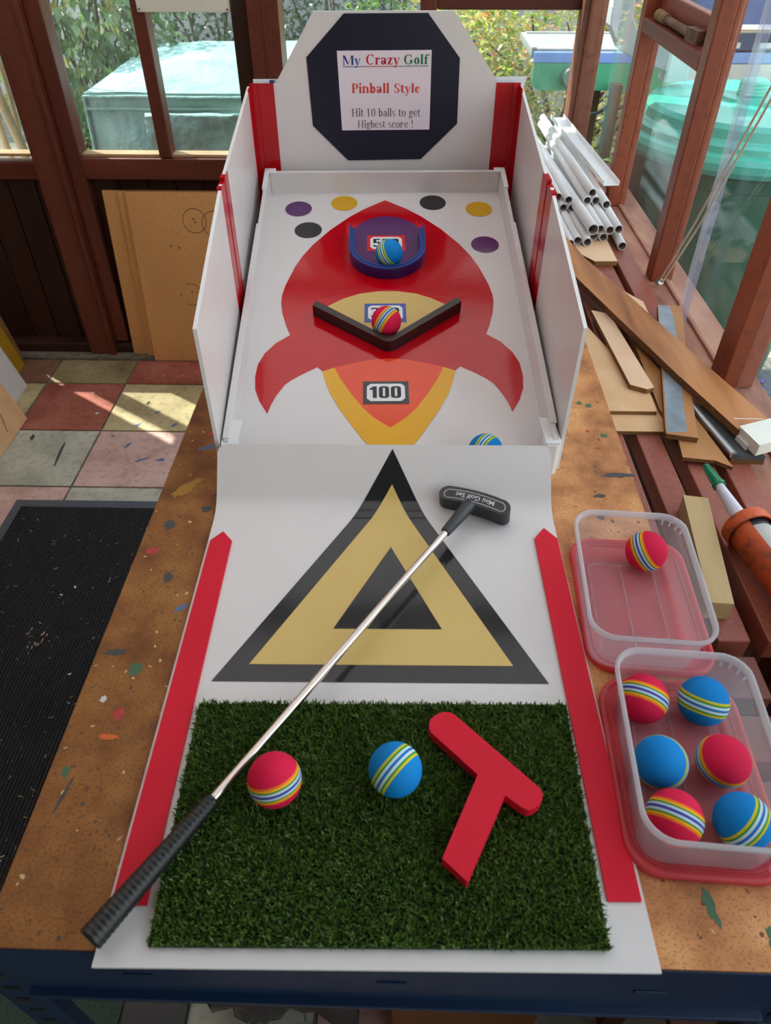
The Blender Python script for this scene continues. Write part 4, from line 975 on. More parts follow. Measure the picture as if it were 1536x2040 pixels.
# the long diagonal plank
def seg(p, q_, f): return (p[0]+(q_[0]-p[0])*f, p[1]+(q_[1]-p[1])*f)
LP = thing('long_plank', 'long brown plywood plank lying diagonally over all the offcuts', 'plank', (.48, 1.35, ZS+.025))
ZL = ZS+.0255
q = MB()
q.prism([(.372, 1.760), (.400, 1.805), (.4300, 1.640), (.4880, 1.447), (.5560, 1.195), (.6150, .992), (.5530, .967), (.4970, 1.150), (.4160, 1.445), (.3770, 1.590)], ZL, ZL+.0135, 0, side=1)
q.box(.556, .604, .9975, .9995, ZL+.0135, ZL+.0139, 2)
plk = q.build('plank_board', ['ply', 'ply_edge', 'cream_paint'], LP, bevel=.0006)
q = MB()
cap_t = Matrix.Translation((.584, .961, 0)) @ RZ(-160)
q.T = Matrix()
q.prism([(.5550, .972), (.6160, .996), (.6280, .944), (.5685, .920)], ZL-.0035, ZL+.0175)
q.prism([(.5565, .9690), (.5640, .9400), (.5600, .9370), (.5530, .9680)], ZL-.006, ZL+.003)
q.build('plastic_cap', 'cream_paint', LP, bevel=.003)
# small scraps
sheet('wood_scrap', [(.435, 1.90), (.523, 1.90), (.5205, 1.692), (.466, 1.690), (.435, 1.74)], ZS+.0002, ZS+.012, ['mdf_pale', 'mdf_edge'], 'square cornered tan board end under the near ends of the white pipes', 'board')
sheet('wood_scrap', [(.490, 1.56), (.533, 1.488), (.531, 1.428), (.500, 1.46)], ZS+.0002, ZS+.008, ['mdf_pale', 'mdf_edge'], 'small pale wood scrap showing behind the long diagonal plank', 'board')
# pine block
q = MB(); q.prism([(.4225, .8130), (.4570, .8070), (.4270, .6030), (.3965, .6050)], ZS+.0003, ZS+.0300, 0)
tag(q.build('pine_block', 'pine', loc=(.426, .71, ZS), bevel=.001), 'short sawn pine block lying on the staging beside the far clear tub', 'block')
# caulking gun
GN = thing('caulking_gun', 'worn orange caulking gun with white nozzle and green cap lying on the staging', 'caulking gun', (.492, .7, ZS))
A0 = Vector((.4880, .742, ZS+.0345)); A1 = Vector((.5330, .500, ZS+.0345)); ad = (A1-A0).normalized(); AL = (A1-A0).length
side = Vector((ad.y, -ad.x, 0)).normalized()
TGN = Matrix(((side.x, ad.x, 0, A0.x), (side.y, ad.y, 0, A0.y), (0, 0, 1, A0.z), (0, 0, 0, 1)))
q = MB(TGN); nn = 40      # half pipe frame
def arcs(r, y, a0, a1): return [(r*cos(R(a0+(a1-a0)*k/nn)), y, r*sin(R(a0+(a1-a0)*k/nn))) for k in range(nn+1)]
def trough(q, r, th, y0, y1, a0, a1):
    o = arcs(r, y0, a0, a1)+arcs(r, y1, a0, a1)+arcs(r-th, y0, a0, a1)+arcs(r-th, y1, a0, a1); m_ = nn+1
    f = []
    for k in range(nn): f += [(k, k+1, m_+k+1, m_+k), (3*m_+k, 3*m_+k+1, 2*m_+k+1, 2*m_+k), (k+1, k, 2*m_+k, 2*m_+k+1), (m_+k, m_+k+1, 3*m_+k+1, 3*m_+k)]
    f += [(0, m_, 3*m_, 2*m_), (m_+nn, nn, 2*m_+nn, 3*m_+nn)]
    q.add(o, f, 0, False)
trough(q, .0290, .0016, .004, AL, -120, 64); q.build('cradle', 'gun', GN)
q = MB(TGN); trough(q, .0330, .0020, -.004, .014, -10, 350); trough(q, .0300, .012, -.004, -.001, -10, 350); q.build('front_collar', 'gun', GN)
q = MB(TGN); q.tube([(0, -.001, 0), (0, .003, 0), (0, AL, 0)], [.016, .0262, .0262], 28); q.tube([(0, .003, 0), (0, .022, 0)], [.0264, .0264], 28, mi=1); q.build('sealant_tube', ['tube_label', 'gun_dark'], GN)
q = MB(TGN); q.tube([(0, .000, 0), (0, -.020, .001), (-.004, -.085, .004)], [.0125, .0110, .0062], 20); q.build('nozzle', 'nozzle', GN)
q = MB(TGN)
q.tube([(-.0042, -.0830, .004), (-.0043, -.0875, .0041)], [.0095, .0095], 20); q.tube([(-.0043, -.087, .0041), (-.0048, -.108, .0046), (-.0056, -.130, .0052)], [.0080, .0062, .0044], 16)
for k in range(6):
    a = 2*pi*k/6; q.tube([(-.0043+.0078*cos(a), -.088, .0041+.0078*sin(a)), (-.0055+.0046*cos(a), -.128, .0052+.0046*sin(a))], .0012, 6)
q.build('tip_cap', 'green_cap', GN)

# ================================================================== PIPES
def pipe_mesh(ro, ri, L):
    n = 24; vs = []; fs = []
    for r, y in ((ro, 0), (ro, L), (ri, L), (ri, 0)):
        vs += [(r*cos(2*pi*k/n), y, r*sin(2*pi*k/n)) for k in range(n)]
    mi = []
    for a, b_, m_ in ((0, 1, 0), (1, 2, 0), (2, 3, 1), (3, 0, 0)):
        for k in range(n):
            fs.append((a*n+k, b_*n+k, b_*n+(k+1) % n, a*n+(k+1) % n)); mi.append(m_)
    me = bpy.data.meshes.new('plastic_pipe'); me.from_pydata([(x, y, z) for x, y, z in vs], [], fs)
    me.materials.append(M['pvc']); me.materials.append(M['pvc_in']); me.polygons.foreach_set('material_index', mi)
    me.polygons.foreach_set('use_smooth', [True]*len(fs)); me.update(); return me
PR = .0108
pm = {'n': pipe_mesh(PR, .0090, .74), 'b': pipe_mesh(.0135, .0115, .74)}
pp = {}
PG = 'white plastic pipes bundled in the corner'
common = 'white plastic pipe wedged among the others inside the bundle by the corner post'
zb = ZS+.012+PR+.0006
PL = [  # near end x, y, z, heading deg, kind, label
    (.4180, 1.765, zb, 1.5, 'n', 'white pipe whose near end is leftmost on the tan board'), (.4400, 1.786, zb, 1.5, 'n', 'white pipe second from left of those resting on the tan board'), (.4625, 1.776, zb, 1.5, 'n', 'white pipe third from left of those resting on the tan board'),
    (.4860, 1.815, zb, 1.5, 'n', None), (.5085, 1.809, zb, 1.5, 'n', None), (.3950, 1.800, zb, 1.5, 'n', None),
    (.5520, 1.783, ZS+PR+.0006, -1.0, 'n', 'lone white pipe at the right edge, sticking out lowest beside the sill'),
    (.4300, 1.960, zb+.0188, 1.5, 'n', None), (.4520, 1.960, zb+.0188, 1.5, 'n', None), (.4075, 1.965, zb+.0188, 1.5, 'n', None), 
    (.4975, 1.812, zb+.0188, 1.5, 'n', None), (.5200, 1.806, zb+.0188, 1.5, 'n', None), (.5430, 1.812, zb+.0188, .5, 'n', None),
    (.4740, 1.790, zb+.0262, 3.2, 'b', 'thickest white pipe, with the widest open end at the front of the bundle'),
    (.4170, 1.985, zb+.0378, 1.5, 'n', None), (.4405, 1.962, zb+.0378, 1.5, 'n', None),
    (.4880, 1.955, zb+.0392, 1.5, 'n', None), (.5110, 1.958, zb+.0380, 1.5, 'n', None), (.5330, 1.93, zb+.0376, 1.0, 'n', None),
    (.4990, 1.960, zb+.0572, 2.0, 'n', 'topmost white pipe, lying over the rest of the bundle')]
for x, y, z, hd_, kd, lab in PL:
    if kd not in pp: o = bpy.data.objects.new('plastic_pipe', pm[kd]); pp[kd] = o
    else: o = pp[kd].copy()
    COL.objects.link(o); o.location = (x, y, z); o.rotation_euler = (0, 0, R(hd_)); WM[o.name] = Matrix.Translation((x, y, z))
    tag(o, lab or common, 'pipe', PG if lab is None else 'white plastic pipes with visible ends')
# flat white channel lying over the pipes
q = MB(); T = Matrix.Translation((.5600, 2.02, zb+.056)) @ RZ(6.5) @ Matrix.Rotation(R(3), 4, 'X')
q.T = T; q.box(-.022, .022, 0, .56, 0, .002); q.box(-.022, -.020, 0, .56, 0, .012); q.box(.020, .022, 0, .56, 0, .012)
tag(q.build('plastic_channel', 'pvc', loc=tuple(T.translation), bevel=.0006), 'flat white plastic channel strip lying on the right of the pipe bundle', 'channel')
# clear acrylic strip standing on the sill, string, latch
q = MB(); T = Matrix.Translation((.6180, 1.478, .7515)) @ Matrix.Rotation(R(-1.5), 4, 'X'); q.T = T
q.box(0, .002, -.034, 0, 0, .9, 0); q.box(-.004, .002, -.002, .008, 0, .9, 1)
tag(q.build('acrylic_strip', ['acrylic', 'tub'], loc=tuple(T.translation)), 'clear plastic strip standing on the sill against the right window', 'strip')
sg = thing('hanging_string', 'doubled pale string hanging down to the sill inside the right window', 'string', (.606, 1.62, .757))
q = MB(); q.tube([(.606, 1.625, .763), (.602, 1.50, .95), (.597, 1.37, 1.17), (.594, 1.27, 1.35)], .0022, 8); q.tube([(.612, 1.622, .763), (.608, 1.490, .95), (.603, 1.36, 1.17), (.60, 1.26, 1.35)], .0022, 8); q.build('cord', 'string', sg)
q = MB(); q.tube([(.609, 1.640, .759), (.609, 1.618, .770)], .0065, 12); q.build('ferrule', 'steel', sg)
lt = thing('window_latch', 'rusty window stay bar wrapped in tape on the transom rail', 'latch', (.615, 1.95, 1.21))
q = MB(); q.tube([(.616, 2.10, 1.222), (.616, 1.85, 1.222)], .0090, 10); q.build('stay_bar', 'rust', lt)
q = MB(); q.tube([(.616, 2.105, 1.222), (.616, 2.03, 1.222)], [.013, .0115], 12); q.build('tape_wrap', 'tape', lt)
q = MB(); q.prism([(.604, 1.85), (.630, 1.85), (.630, 1.79), (.610, 1.785)], 1.2105, 1.236); q.build('catch', 'rust', lt, bevel=.004)
# white panel across the top of the middle back window
q = MB(); q.box(-.800, -.522, WB-.032, WB-.020, 1.160, 1.46); q.tube([(-.793, WB-.034, 1.167), (-.793, WB-.020, 1.167)], .003, 8, mi=1); q.tube([(-.528, WB-.034, 1.167), (-.528, WB-.020, 1.167)], .003, 8, mi=1)
tag(q.build('white_board', ['cream_paint', 'rust'], loc=(-.66, WB-.03, 1.16), bevel=.001), 'white board screwed across the top of the back window', 'board')

# ================================================================== LEFT SIDE OF THE ROOM
def lean_board(name, x0, x1, yb, yt, zt, th, mats, label, extra=None, skew=0.):
    """board leaning on the back wall: bottom edge at yb on the floor, top edge at (yt, zt)"""
    mb = MB()
    d = Vector((skew, yt-yb, zt)); nrm = Vector((0, -zt, yt-yb)).normalized()*th
    a = [Vector((x0, yb, 0)), Vector((x1, yb, 0)), Vector((x1, yb, 0))+d, Vector((x0, yb, 0))+d]
    b_ = [p+nrm for p in a]
    lift = -min(p.z for p in a+b_)
    vs = [(p.x, p.y, p.z+lift) for p in a+b_]
    mb.add(vs, [(3, 2, 1, 0), (4, 5, 6, 7)], 0); mb.add(vs, [(0, 1, 5, 4), (1, 2, 6, 5), (2, 3, 7, 6), (3, 0, 4, 7)], 1)
    if extra: extra(mb, lambda u, v: Vector((u, yb, lift))+d*v+nrm*1.02)
    return tag(mb.build(name, mats, loc=((x0+x1)/2, yb, 0)), label, 'board', 'hardboard sheets leaning on the back wall')
lean_board('hardboard_sheet', -1.080, -.45, 2.596, 2.612, .640, .006, ['board', 'mdf_edge'], 'rearmost brown hardboard sheet, furthest left of the three leaning on the wall', skew=.03)
lean_board('hardboard_sheet', -1.018, -.44, 2.582, 2.603, .641, .006, ['board', 'mdf_edge'], 'middle brown hardboard sheet of the three leaning on the wall', skew=.026)
def marks(mb, P):
    def line(pts, wd=.0012):
        for (a, b_) in zip(pts, pts[1:]):
            d = Vector((b_[0]-a[0], b_[1]-a[1])); L = d.length or 1; nx, ny = -d.y/L*wd, d.x/L*wd
            mb.add([P(a[0]+nx, (a[1]+ny)/.642), P(a[0]-nx, (a[1]-ny)/.642), P(b_[0]-nx, (b_[1]-ny)/.642), P(b_[0]+nx, (b_[1]+ny)/.642)], [(0, 1, 2, 3)], 2)
    def circ(cx, cy, r, a0=0, a1=360): line([(cx+r*cos(R(a0+(a1-a0)*k/24)), cy+r*sin(R(a0+(a1-a0)*k/24))) for k in range(25)])
    circ(-.752, .545, .042); circ(-.682, .535, .044, 30, 350); circ(-.80, .275, .042, -120, 110); circ(-.795, .235, .03, -90, 30)
    for x, y in ((-.755, .552), (-.750, .541), (-.686, .540), (-.690, .520), (-.795, .285), (-.838, .275), (-.85, .455), (-.82, .45)):
        line([(x-.003, y), (x+.003, y)], .003)
lean_board('hardboard_sheet', -.984, -.43, 2.552, 2.594, .642, .006, ['board', 'mdf_edge', 'pencil'], 'front brown hardboard sheet with pencilled circles leaning on the wall', extra=marks, skew=.020)

def side_board(name, x0, ya, yb, xt, zt, th, mats, label, cat, group=None, extra=None, shear=0.):
    """board leaning against the left wall: bottom edge on the floor from ya to yb at x0, top at (xt, zt)"""
    mb = MB(); d = Vector((xt-x0, shear, zt)); nrm = Vector((zt, 0, x0-xt)).normalized()*th
    a = [Vector((x0, ya, 0)), Vector((x0, yb, 0)), Vector((x0, yb, 0))+d, Vector((x0, ya, 0))+d]; b_ = [p+nrm for p in a]
    lift = -min(p.z for p in a+b_)
    vs = [(p.x, p.y, p.z+lift) for p in a+b_]
    mb.add(vs, [(0, 1, 2, 3), (7, 6, 5, 4)], 0); mb.add(vs, [(0, 4, 5, 1), (1, 5, 6, 2), (2, 6, 7, 3), (3, 7, 4, 0)], 1)
    if extra: extra(mb, lambda u, v: Vector((x0, u, lift))+d*v+nrm*1.04)
    return tag(mb.build(name, mats, loc=(x0, (ya+yb)/2, 0)), label, cat, group)
side_board('leaning_panel', -1.570, 1.9, 2.590, -1.690, .72, .012, ['mdf_edge', 'mdf_pale'], 'thicker of two pale edged panels leaning in the left corner', 'board')
side_board('leaning_panel', -1.545, 1.9, 2.580, -1.655, .66, .006, ['mdf_edge', 'mdf_pale'], 'thinner pale edged panel in front of the thicker one in the left corner', 'board')
side_board('ochre_panel', -1.505, 1.9, 2.50, -1.545, .17, .010, ['ochre', 'ochre'], 'ochre yellow board end behind the white panel at far left', 'board')
side_board('white_sheet', -1.430, 1.7, 2.345, -1.52, .24, .006, ['white', 'white_edge'], 'white board corner leaning at the left edge above the brown board', 'board', shear=.03)
def scrawl(mb, P):
    for pts in ([(1.985, .30), (1.97, .24), (1.955, .30), (1.96, .38), (1.975, .40), (1.985, .30)], [(1.995, .44), (2.03, .40), (2.02, .28), (2.00, .12)], [(1.95, .46), (1.985, .50)]):
        for a, b_ in zip(pts, pts[1:]):
            A_, B_ = P(*a), P(*b_); dd = (B_-A_).normalized(); up_ = dd.cross(Vector((1, 0, .3)).normalized())*.0016
            mb.add([A_+up_, A_-up_, B_-up_, B_+up_], [(0, 1, 2, 3)], 2)
side_board('brown_sheet', -1.346, 1.3, 2.128, -1.43, .24, .006, ['mdf', 'mdf_edge', 'ink_black'], 'brown board with black handwriting leaning at the left edge', 'board', extra=scrawl, shear=.02)
# door mat
dm = thing('door_mat', 'black ribbed rubber door mat with grey border on the tiles', 'mat', (-.78, 1.05, 0))
q = MB(); q.prism([(-1.196, 1.680), (-.345, 1.682), (-.345, .43), (-1.196, .43)], .0008, .007); q.build('mat_border', 'mat_edge', dm, bevel=.002)
q = MB(); q.box(-1.168, -.375, .46, 1.645, .007, .0085)
x = -1.166
while x < -.378:
    q.box(x, x+.0045, .46, 1.645, .0085, .0115); x += .0085
q.build('ribbed_pile', 'matrub', dm)
q = MB(); rnd = random.Random(8)
for k in range(330):
    x, y = rnd.uniform(-1.16, -.42), rnd.uniform(.5, 1.62); a = rnd.uniform(0, pi); L = rnd.choice((.001, .0015, .002, .004, .006)); wd = rnd.uniform(.0004, .001)
    dx, dy = cos(a), sin(a)
    q.add([(x-dx*L-dy*wd, y-dy*L+dx*wd, .0122), (x-dx*L+dy*wd, y-dy*L-dx*wd, .0122), (x+dx*L+dy*wd, y+dy*L-dx*wd, .0122), (x+dx*L-dy*wd, y+dy*L+dx*wd, .0122)], [(0, 1, 2, 3)], rnd.choice((0, 0, 1)))
for x, y in ((-.912, 1.285), (-.885, 1.315), (-.80, 1.03), (-.905, .66)): blob(q, x, y, .0123, .005, .003, 0, rnd.uniform(0, 3), 7)
for k in range(14): blob(q, -.925+rnd.uniform(-.03, .03), 1.13+rnd.uniform(-.04, .04), .0122, .0016, .005, 2, 0, 6)
o = q.build('wood_shavings', ['stain_white', 'pine', 'tile_pink'], dm); o['kind'] = 'stuff'
# below the bench
q = MB(); q.box(-1.0, -.470, -.60, .415, .0005, .008); tag(q.build('green_carpet', 'carpet', loc=(-.7, 0, 0)), 'dark green carpet piece on the floor left of the bench leg', 'carpet')
q = MB(); q.box(-.466, -.352, -.3, .415, .0005, .010); tag(q.build('black_mat_strip', 'rubber', loc=(-.41, .1, 0), bevel=.002), 'black rubber strip on the floor between the green carpet and the plastic bag', 'mat')
bg_ = thing('rubbish_bag', 'crumpled clear plastic bag of shredded scraps under the bench', 'bag', (-.19, .42, .002))
def blobmesh(mb, c, rx, ry, rz, amp, fr, nu=36, nv=22, zmin=None, seed=0, top=1.0):
    vs = []; fs = []
    for j in range(nv+1):
        ph = -pi/2+pi*j/nv*top
        for i in range(nu):
            th = 2*pi*i/nu; d = Vector((cos(ph)*cos(th), cos(ph)*sin(th), sin(ph)))
            k = 1+amp*noise.noise(d*fr+Vector((seed, seed*2, 0)))+amp*.6*abs(noise.noise(d*fr*2.3+Vector((seed, 3, 1))))
            z = c[2]+rz*d.z*k
            vs.append((c[0]+rx*d.x*k, c[1]+ry*d.y*k, max(z, zmin) if zmin is not None else z))
    for j in range(nv):
        for i in range(nu): fs.append((j*nu+i, j*nu+(i+1) % nu, (j+1)*nu+(i+1) % nu, (j+1)*nu+i))
    mb.add(vs, fs, 0, True); return mb
q = MB(); blobmesh(q, (-.185, .46, .15), .165, .15, .15, .35, 2.4, 48, 30, .003, 4, .80); q.build('bag_film', 'bag', bg_)
q = MB(); rnd = random.Random(4)
for k in range(420):
    c = Vector((-.185+rnd.uniform(-.10, .12), .45+rnd.uniform(-.10, .10), rnd.uniform(.03, .17))); a = rnd.uniform(0, 2*pi); e = rnd.uniform(-.5, .5); L = rnd.uniform(.012, .035)
    d = Vector((cos(a)*cos(e), sin(a)*cos(e), sin(e)))*L; u = Vector((-sin(a), cos(a), 0))*.0018
    q.add([c-d-u, c-d+u, c+d+u, c+d-u], [(0, 1, 2, 3)])
o = q.build('shredded_scraps', 'shred', bg_); o['kind'] = 'stuff'
q = MB(); q.box(.004, .225, .30, .62, .0005, .22); q.box(.004, .225, .298, .300, .10, .103, 1)
tag(q.build('cardboard_box', ['carton', 'stain_brown'], loc=(.11, .46, 0), bevel=.003), 'brown cardboard box in the shade under the bench', 'box')
q = MB(); q.box(.235, .33, .36, .8, .0005, .26); tag(q.build('dark_crate', 'gun_dark', loc=(.28, .6, 0), bevel=.004), 'dark crate on the floor right of the brown cardboard box', 'crate')

# ================================================================== OUTSIDE
# covered garden furniture
cv = thing('furniture_cover', 'pale green fabric cover over garden furniture outside the back window', 'cover', (-.55, 3.7, -.03))
CX0, CX1, CY0, CY1, CZ = -1.262, .25, 3.20, 4.25, .815
def cover_mesh():
    mb = MB(); nx, ny = 60, 36; vs = []; fs = []
    for j in range(ny+1):
        for i in range(nx+1):
            u, v = i/nx, j/ny; x = CX0+(CX1-CX0)*u; y = CY0+(CY1-CY0)*v
            e = min(u*(CX1-CX0), (1-u)*(CX1-CX0), v*(CY1-CY0), (1-v)*(CY1-CY0))
            hump = .060*min(1, e/.32)**1.2
            z = CZ+hump+.006*noise.noise(Vector((x*5, y*3, 0)))+(.016*noise.noise(Vector((x*9, y*9, 5))) if e < .16 else 0)*min(1, e/.05)
            vs.append((x, y, z))
    for j in range(ny):
        for i in range(nx): fs.append((j*(nx+1)+i, j*(nx+1)+i+1, (j+1)*(nx+1)+i+1, (j+1)*(nx+1)+i))
    mb.add(vs, fs, 0, True)
    return mb
cover_mesh().build('top_panel', 'cover', cv)
def skirt(mb, p0, p1, out, nz=26, nx=60):
    vs = []; fs = []
    for j in range(nz+1):
        for i in range(nx+1):
            u, v = i/nx, j/nz; x = p0[0]+(p1[0]-p0[0])*u; y = p0[1]+(p1[1]-p0[1])*u; z = -.02+(CZ+.02)*v
            edge = min(1, u*8, (1-u)*8)*min(1, (1-v)*6)
            w_ = (.045*noise.noise(Vector((x*4+y*3, z*5, 2)))+.034*noise.noise(Vector((x*11+y*9+z*6, z*9, 7)))+.02*abs(noise.noise(Vector((x*6-z*5+y, z*7, 11)))))*edge
            fl_ = (1-v)*-.05
            vs.append((x+out[0]*(w_-fl_*.4), y+out[1]*(w_-fl_*.4), z))
    for j in range(nz):
        for i in range(nx): fs.append((j*(nx+1)+i, j*(nx+1)+i+1, (j+1)*(nx+1)+i+1, (j+1)*(nx+1)+i))
    mb.add(vs, fs, 0, True)
q = MB(); skirt(q, (CX0, CY0), (CX1, CY0), (0, -1)); skirt(q, (CX1, CY0), (CX1, CY1), (1, 0)); skirt(q, (CX1, CY1), (CX0, CY1), (0, 1)); skirt(q, (CX0, CY1), (CX0, CY0), (-1, 0)); q.build('skirt_panel', 'cover', cv)
q = MB()
for z_ in (CZ-.012, CZ-.055): q.tube([(CX0-.004+(CX1-CX0)*k/24, CY0-.008-.006*noise.noise(Vector((k*.7, z_, 1))), z_+.006*noise.noise(Vector((k*.5, 3, z_*9)))) for k in range(25)], .006, 8)
q.tube([(CX0-.002, CY0-.004, CZ-.01), (CX0-.014, CY0-.016, .4), (CX0-.02, CY0-.022, 0)], .007, 8)
q.build('seam', 'cover', cv)
q = MB(); vs = []; fs = []; nx, nz = 40, 16
for j in range(nz+1):
    for i in range(nx+1):
        u, v = i/nx, j/nz; x = -1.02+(.02+1.02)*u; z = .60+.155*v
        vs.append((x, CY0-.040-.018*noise.noise(Vector((x*8, z*12, 4)))-.014*abs(noise.noise(Vector((x*14-z*14, z*10, 9)))), z+.006*noise.noise(Vector((x*6, 1, j)))))
for j in range(nz):
    for i in range(nx): fs.append((j*(nx+1)+i, j*(nx+1)+i+1, (j+1)*(nx+1)+i+1, (j+1)*(nx+1)+i))
q.add(vs, fs, 0, True); o = q.build('pocket_flap', 'cover', cv)
sd = o.modifiers.new('solid', 'SOLIDIFY'); sd.thickness = .03; sd.offset = 1

# water butt
WX, WY = 1.090, 2.54
wbt = thing('water_butt', 'green plastic water butt with a domed lid outside the right window', 'water butt', (WX, WY, -.03))
def lat(name, prof_, m_, par=wbt, c=(WX, WY), n=72, cap=False):
    q = MB(); q.lathe([(r, max(-.03, z-.03)) for r, z in prof_], n, c); o = q.build(name, m_, par); o.modifiers.new('edges', 'EDGE_SPLIT').split_angle = R(28); return o
lat('barrel', [(.27, -.03), (.30, .0), (.325, .3), (.338, .6), (.342, .80), (.350, .805), (.355, .84), (.345, .848)], 'butt_dark')
lid_ = lat('lid', [(.352, .846), (.372, .850), (.382, .866), (.382, .886), (.372, .900), (.360, .902), (.352, .906), (.350, .922), (.340, .930), (.332, .931), (.326, .936), (.320, .960), (.306, .972), (.285, .974), (.20, .978), (.12, .980), (.105, .981), (.100, .990), (.088, .994), (.05, .995), (.0, .995)], 'butt')
lat('lid_knob', [(.042, .994), (.043, 1.002), (.040, 1.004), (.043, 1.010), (.040, 1.013), (.043, 1.020), (.040, 1.024), (.043, 1.030), (.038, 1.036), (0, 1.037)], 'butt', lid_, (WX-.02, WY-.02), 32)
# downpipe
dp = thing('downpipe', 'square grey drainpipe bending down over the water butt lid', 'drainpipe', (.72, 2.72, .9))
def sq(mb, pts, w_):
    loops = []
    for i, p in enumerate(pts):
        p = Vector(p); d = (Vector(pts[min(i+1, len(pts)-1)])-Vector(pts[max(i-1, 0)])).normalized(); u = Vector((0, 1, 0)); v = d.cross(u).normalized()
        loops.append([p+(u*a+v*b_)*w_ for a, b_ in ((1, 1), (-1, 1), (-1, -1), (1, -1))])
    mb.loops(loops, sm=False, cap0=True, cap1=True)
q = MB(); sq(q, [(.684, 2.76, 2.2), (.684, 2.76, 1.13)], .034); q.build('pipe_length', 'drain', dp, bevel=.004)
q = MB(); sq(q, [(.684, 2.76, 1.16), (.684, 2.76, 1.125), (.715, 2.755, 1.075), (.785, 2.75, 1.045)], .036); q.build('elbow', 'drain', dp, bevel=.004)
q = MB(); sq(q, [(.765, 2.75, 1.055), (.850, 2.745, 1.030), (.888, 2.74, 1.010), (.890, 2.74, .962)], .038); q.build('elbow', 'drain', dp, bevel=.004)
# barbecue
bq = thing('gas_barbecue', 'steel gas barbecue with a green fronted side shelf beyond the corner post', 'barbecue', (1.2, 3.7, -.03))
q = MB(); q.box(.535, 1.17, 3.52, 3.93, .885, .912); q.box(.535, 1.17, 3.52, 3.545, .910, .918); q.box(.535, .56, 3.52, 3.93, .910, .918); q.box(.535, 1.17, 3.905, 3.93, .910, .918); q.build('side_shelf', 'bbq_top', bq, bevel=.004)
q = MB(); q.box(.545, 1.95, 3.505, 3.520, .868, .908); q.build('trim_band', 'bbq_blue', bq, bevel=.004)  # steel front edge, coloured with the sky it reflects
q = MB(); q.T = Matrix(((1, 0, 0, 0), (0, 0, -1, 3.505), (0, 1, 0, 0), (0, 0, 0, 1)))
q.prism([(.548, .868), (.548, .80), (.558, .778), (.582, .768), (1.17, .768), (1.17, .868)], -.02, 0); q.build('front_panel', 'bbq_green', bq)  # steel front, its green is a painted-in grass reflection
kn = MB(); kn.tube([(.705, 3.505, .822), (.705, 3.490, .822), (.705, 3.462, .822)], [.040, .036, .032], 28); kn.build('control_knob', 'steel', bq, bevel=.003)
q = MB(); q.box(1.17, 1.95, 3.52, 4.0, .60, .90); q.box(1.17, 1.95, 3.50, 3.525, .72, .868, 1)
for k in range(3): q.box(1.24+k*.22, 1.38+k*.22, 3.496, 3.502, .925, .945, 1)
q.build('firebox', ['steel', 'steel'], bq)
q = MB(); q.T = Matrix(((0, 0, 1, 1.17), (1, 0, 0, 0), (0, 1, 0, 0), (0, 0, 0, 1)))
q.prism([(3.51, .912), (3.51, 1.0), (3.54, 1.10), (3.64, 1.19), (3.8, 1.22), (3.98, 1.16), (4.0, .912)], 0, .78); hood = q.build('hood', 'bbq_dark', bq, bevel=.01)
q = MB(); q.tube([(1.24, 3.445, 1.0), (1.56, 3.44, 1.0), (1.88, 3.445, 1.0)], .016, 18); q.tube([(1.24, 3.445, 1.0), (1.24, 3.52, 1.0)], .014, 12); q.tube([(1.88, 3.445, 1.0), (1.88, 3.52, 1.0)], .014, 12); q.build('hood_handle', 'chrome', hood)
for xx, yy in ((.90, 3.47), (1.90, 3.52), (1.90, 3.95), (.92, 3.92)):
    q = MB(); q.box(xx-.022, xx+.022, yy-.02, yy+.02, -.03, .80); q.build('leg', 'twig', bq)
q = MB(); q.tube([(.80+.09*cos(R(a)), 3.47, .745+.06*sin(R(a))) for a in range(180, 361, 15)], .008, 8); q.build('gas_hose', 'gun_dark', bq)
# wood offcuts behind the butt
q = MB(); q.box(.80, 1.45, 2.98, 3.02, .30, .40); tag(q.build('fence_rail', 'pine', loc=(1.1, 3.0, .3), bevel=.003), 'sunlit timber rail behind the water butt', 'rail')

# ------------------------------------------------------------------ plants
def leaf(vs, fs, p, d, up, L, W_):
    d = d.normalized(); s_ = d.cross(up)
    if s_.length < 1e-4: s_ = Vector((1, 0, 0))
    s_.normalize(); n_2 = s_.cross(d); o = len(vs)
    vs += [p, p+d*L*.45+s_*W_+n_2*W_*.35, p+d*L-n_2*L*.12, p+d*L*.45-s_*W_+n_2*W_*.35, p+d*L*.5]
    fs += [(o, o+4, o+1), (o+1, o+4, o+2), (o+2, o+4, o+3), (o+3, o+4, o)]
def foliage(c, rad, n, L, W_, droop, seed, shell=.55):
    rnd = random.Random(seed); vs = []; fs = []
    for k in range(n):
        while True:
            d = Vector((rnd.uniform(-1, 1), rnd.uniform(-1, 1), rnd.uniform(-1, 1)))
            if shell*.6 < d.length <= 1: break
        f = 1+.25*noise.noise(d*2+Vector((seed, 0, 0)))
        p = Vector(c)+Vector((d.x*rad[0], d.y*rad[1], d.z*rad[2]))*f
        if p.z < .0: continue
        dr = Vector((d.x*.6+rnd.uniform(-.7, .7), d.y*.6+rnd.uniform(-.7, .7), d.z*.3-droop+rnd.uniform(-.4, .5)))
        l_ = L*rnd.uniform(.6, 1.2)
        leaf(vs, fs, p, dr, Vector((rnd.uniform(-.4, .4), rnd.uniform(-.4, .4), 1)), l_, W_*l_/L)
    return vs, fs
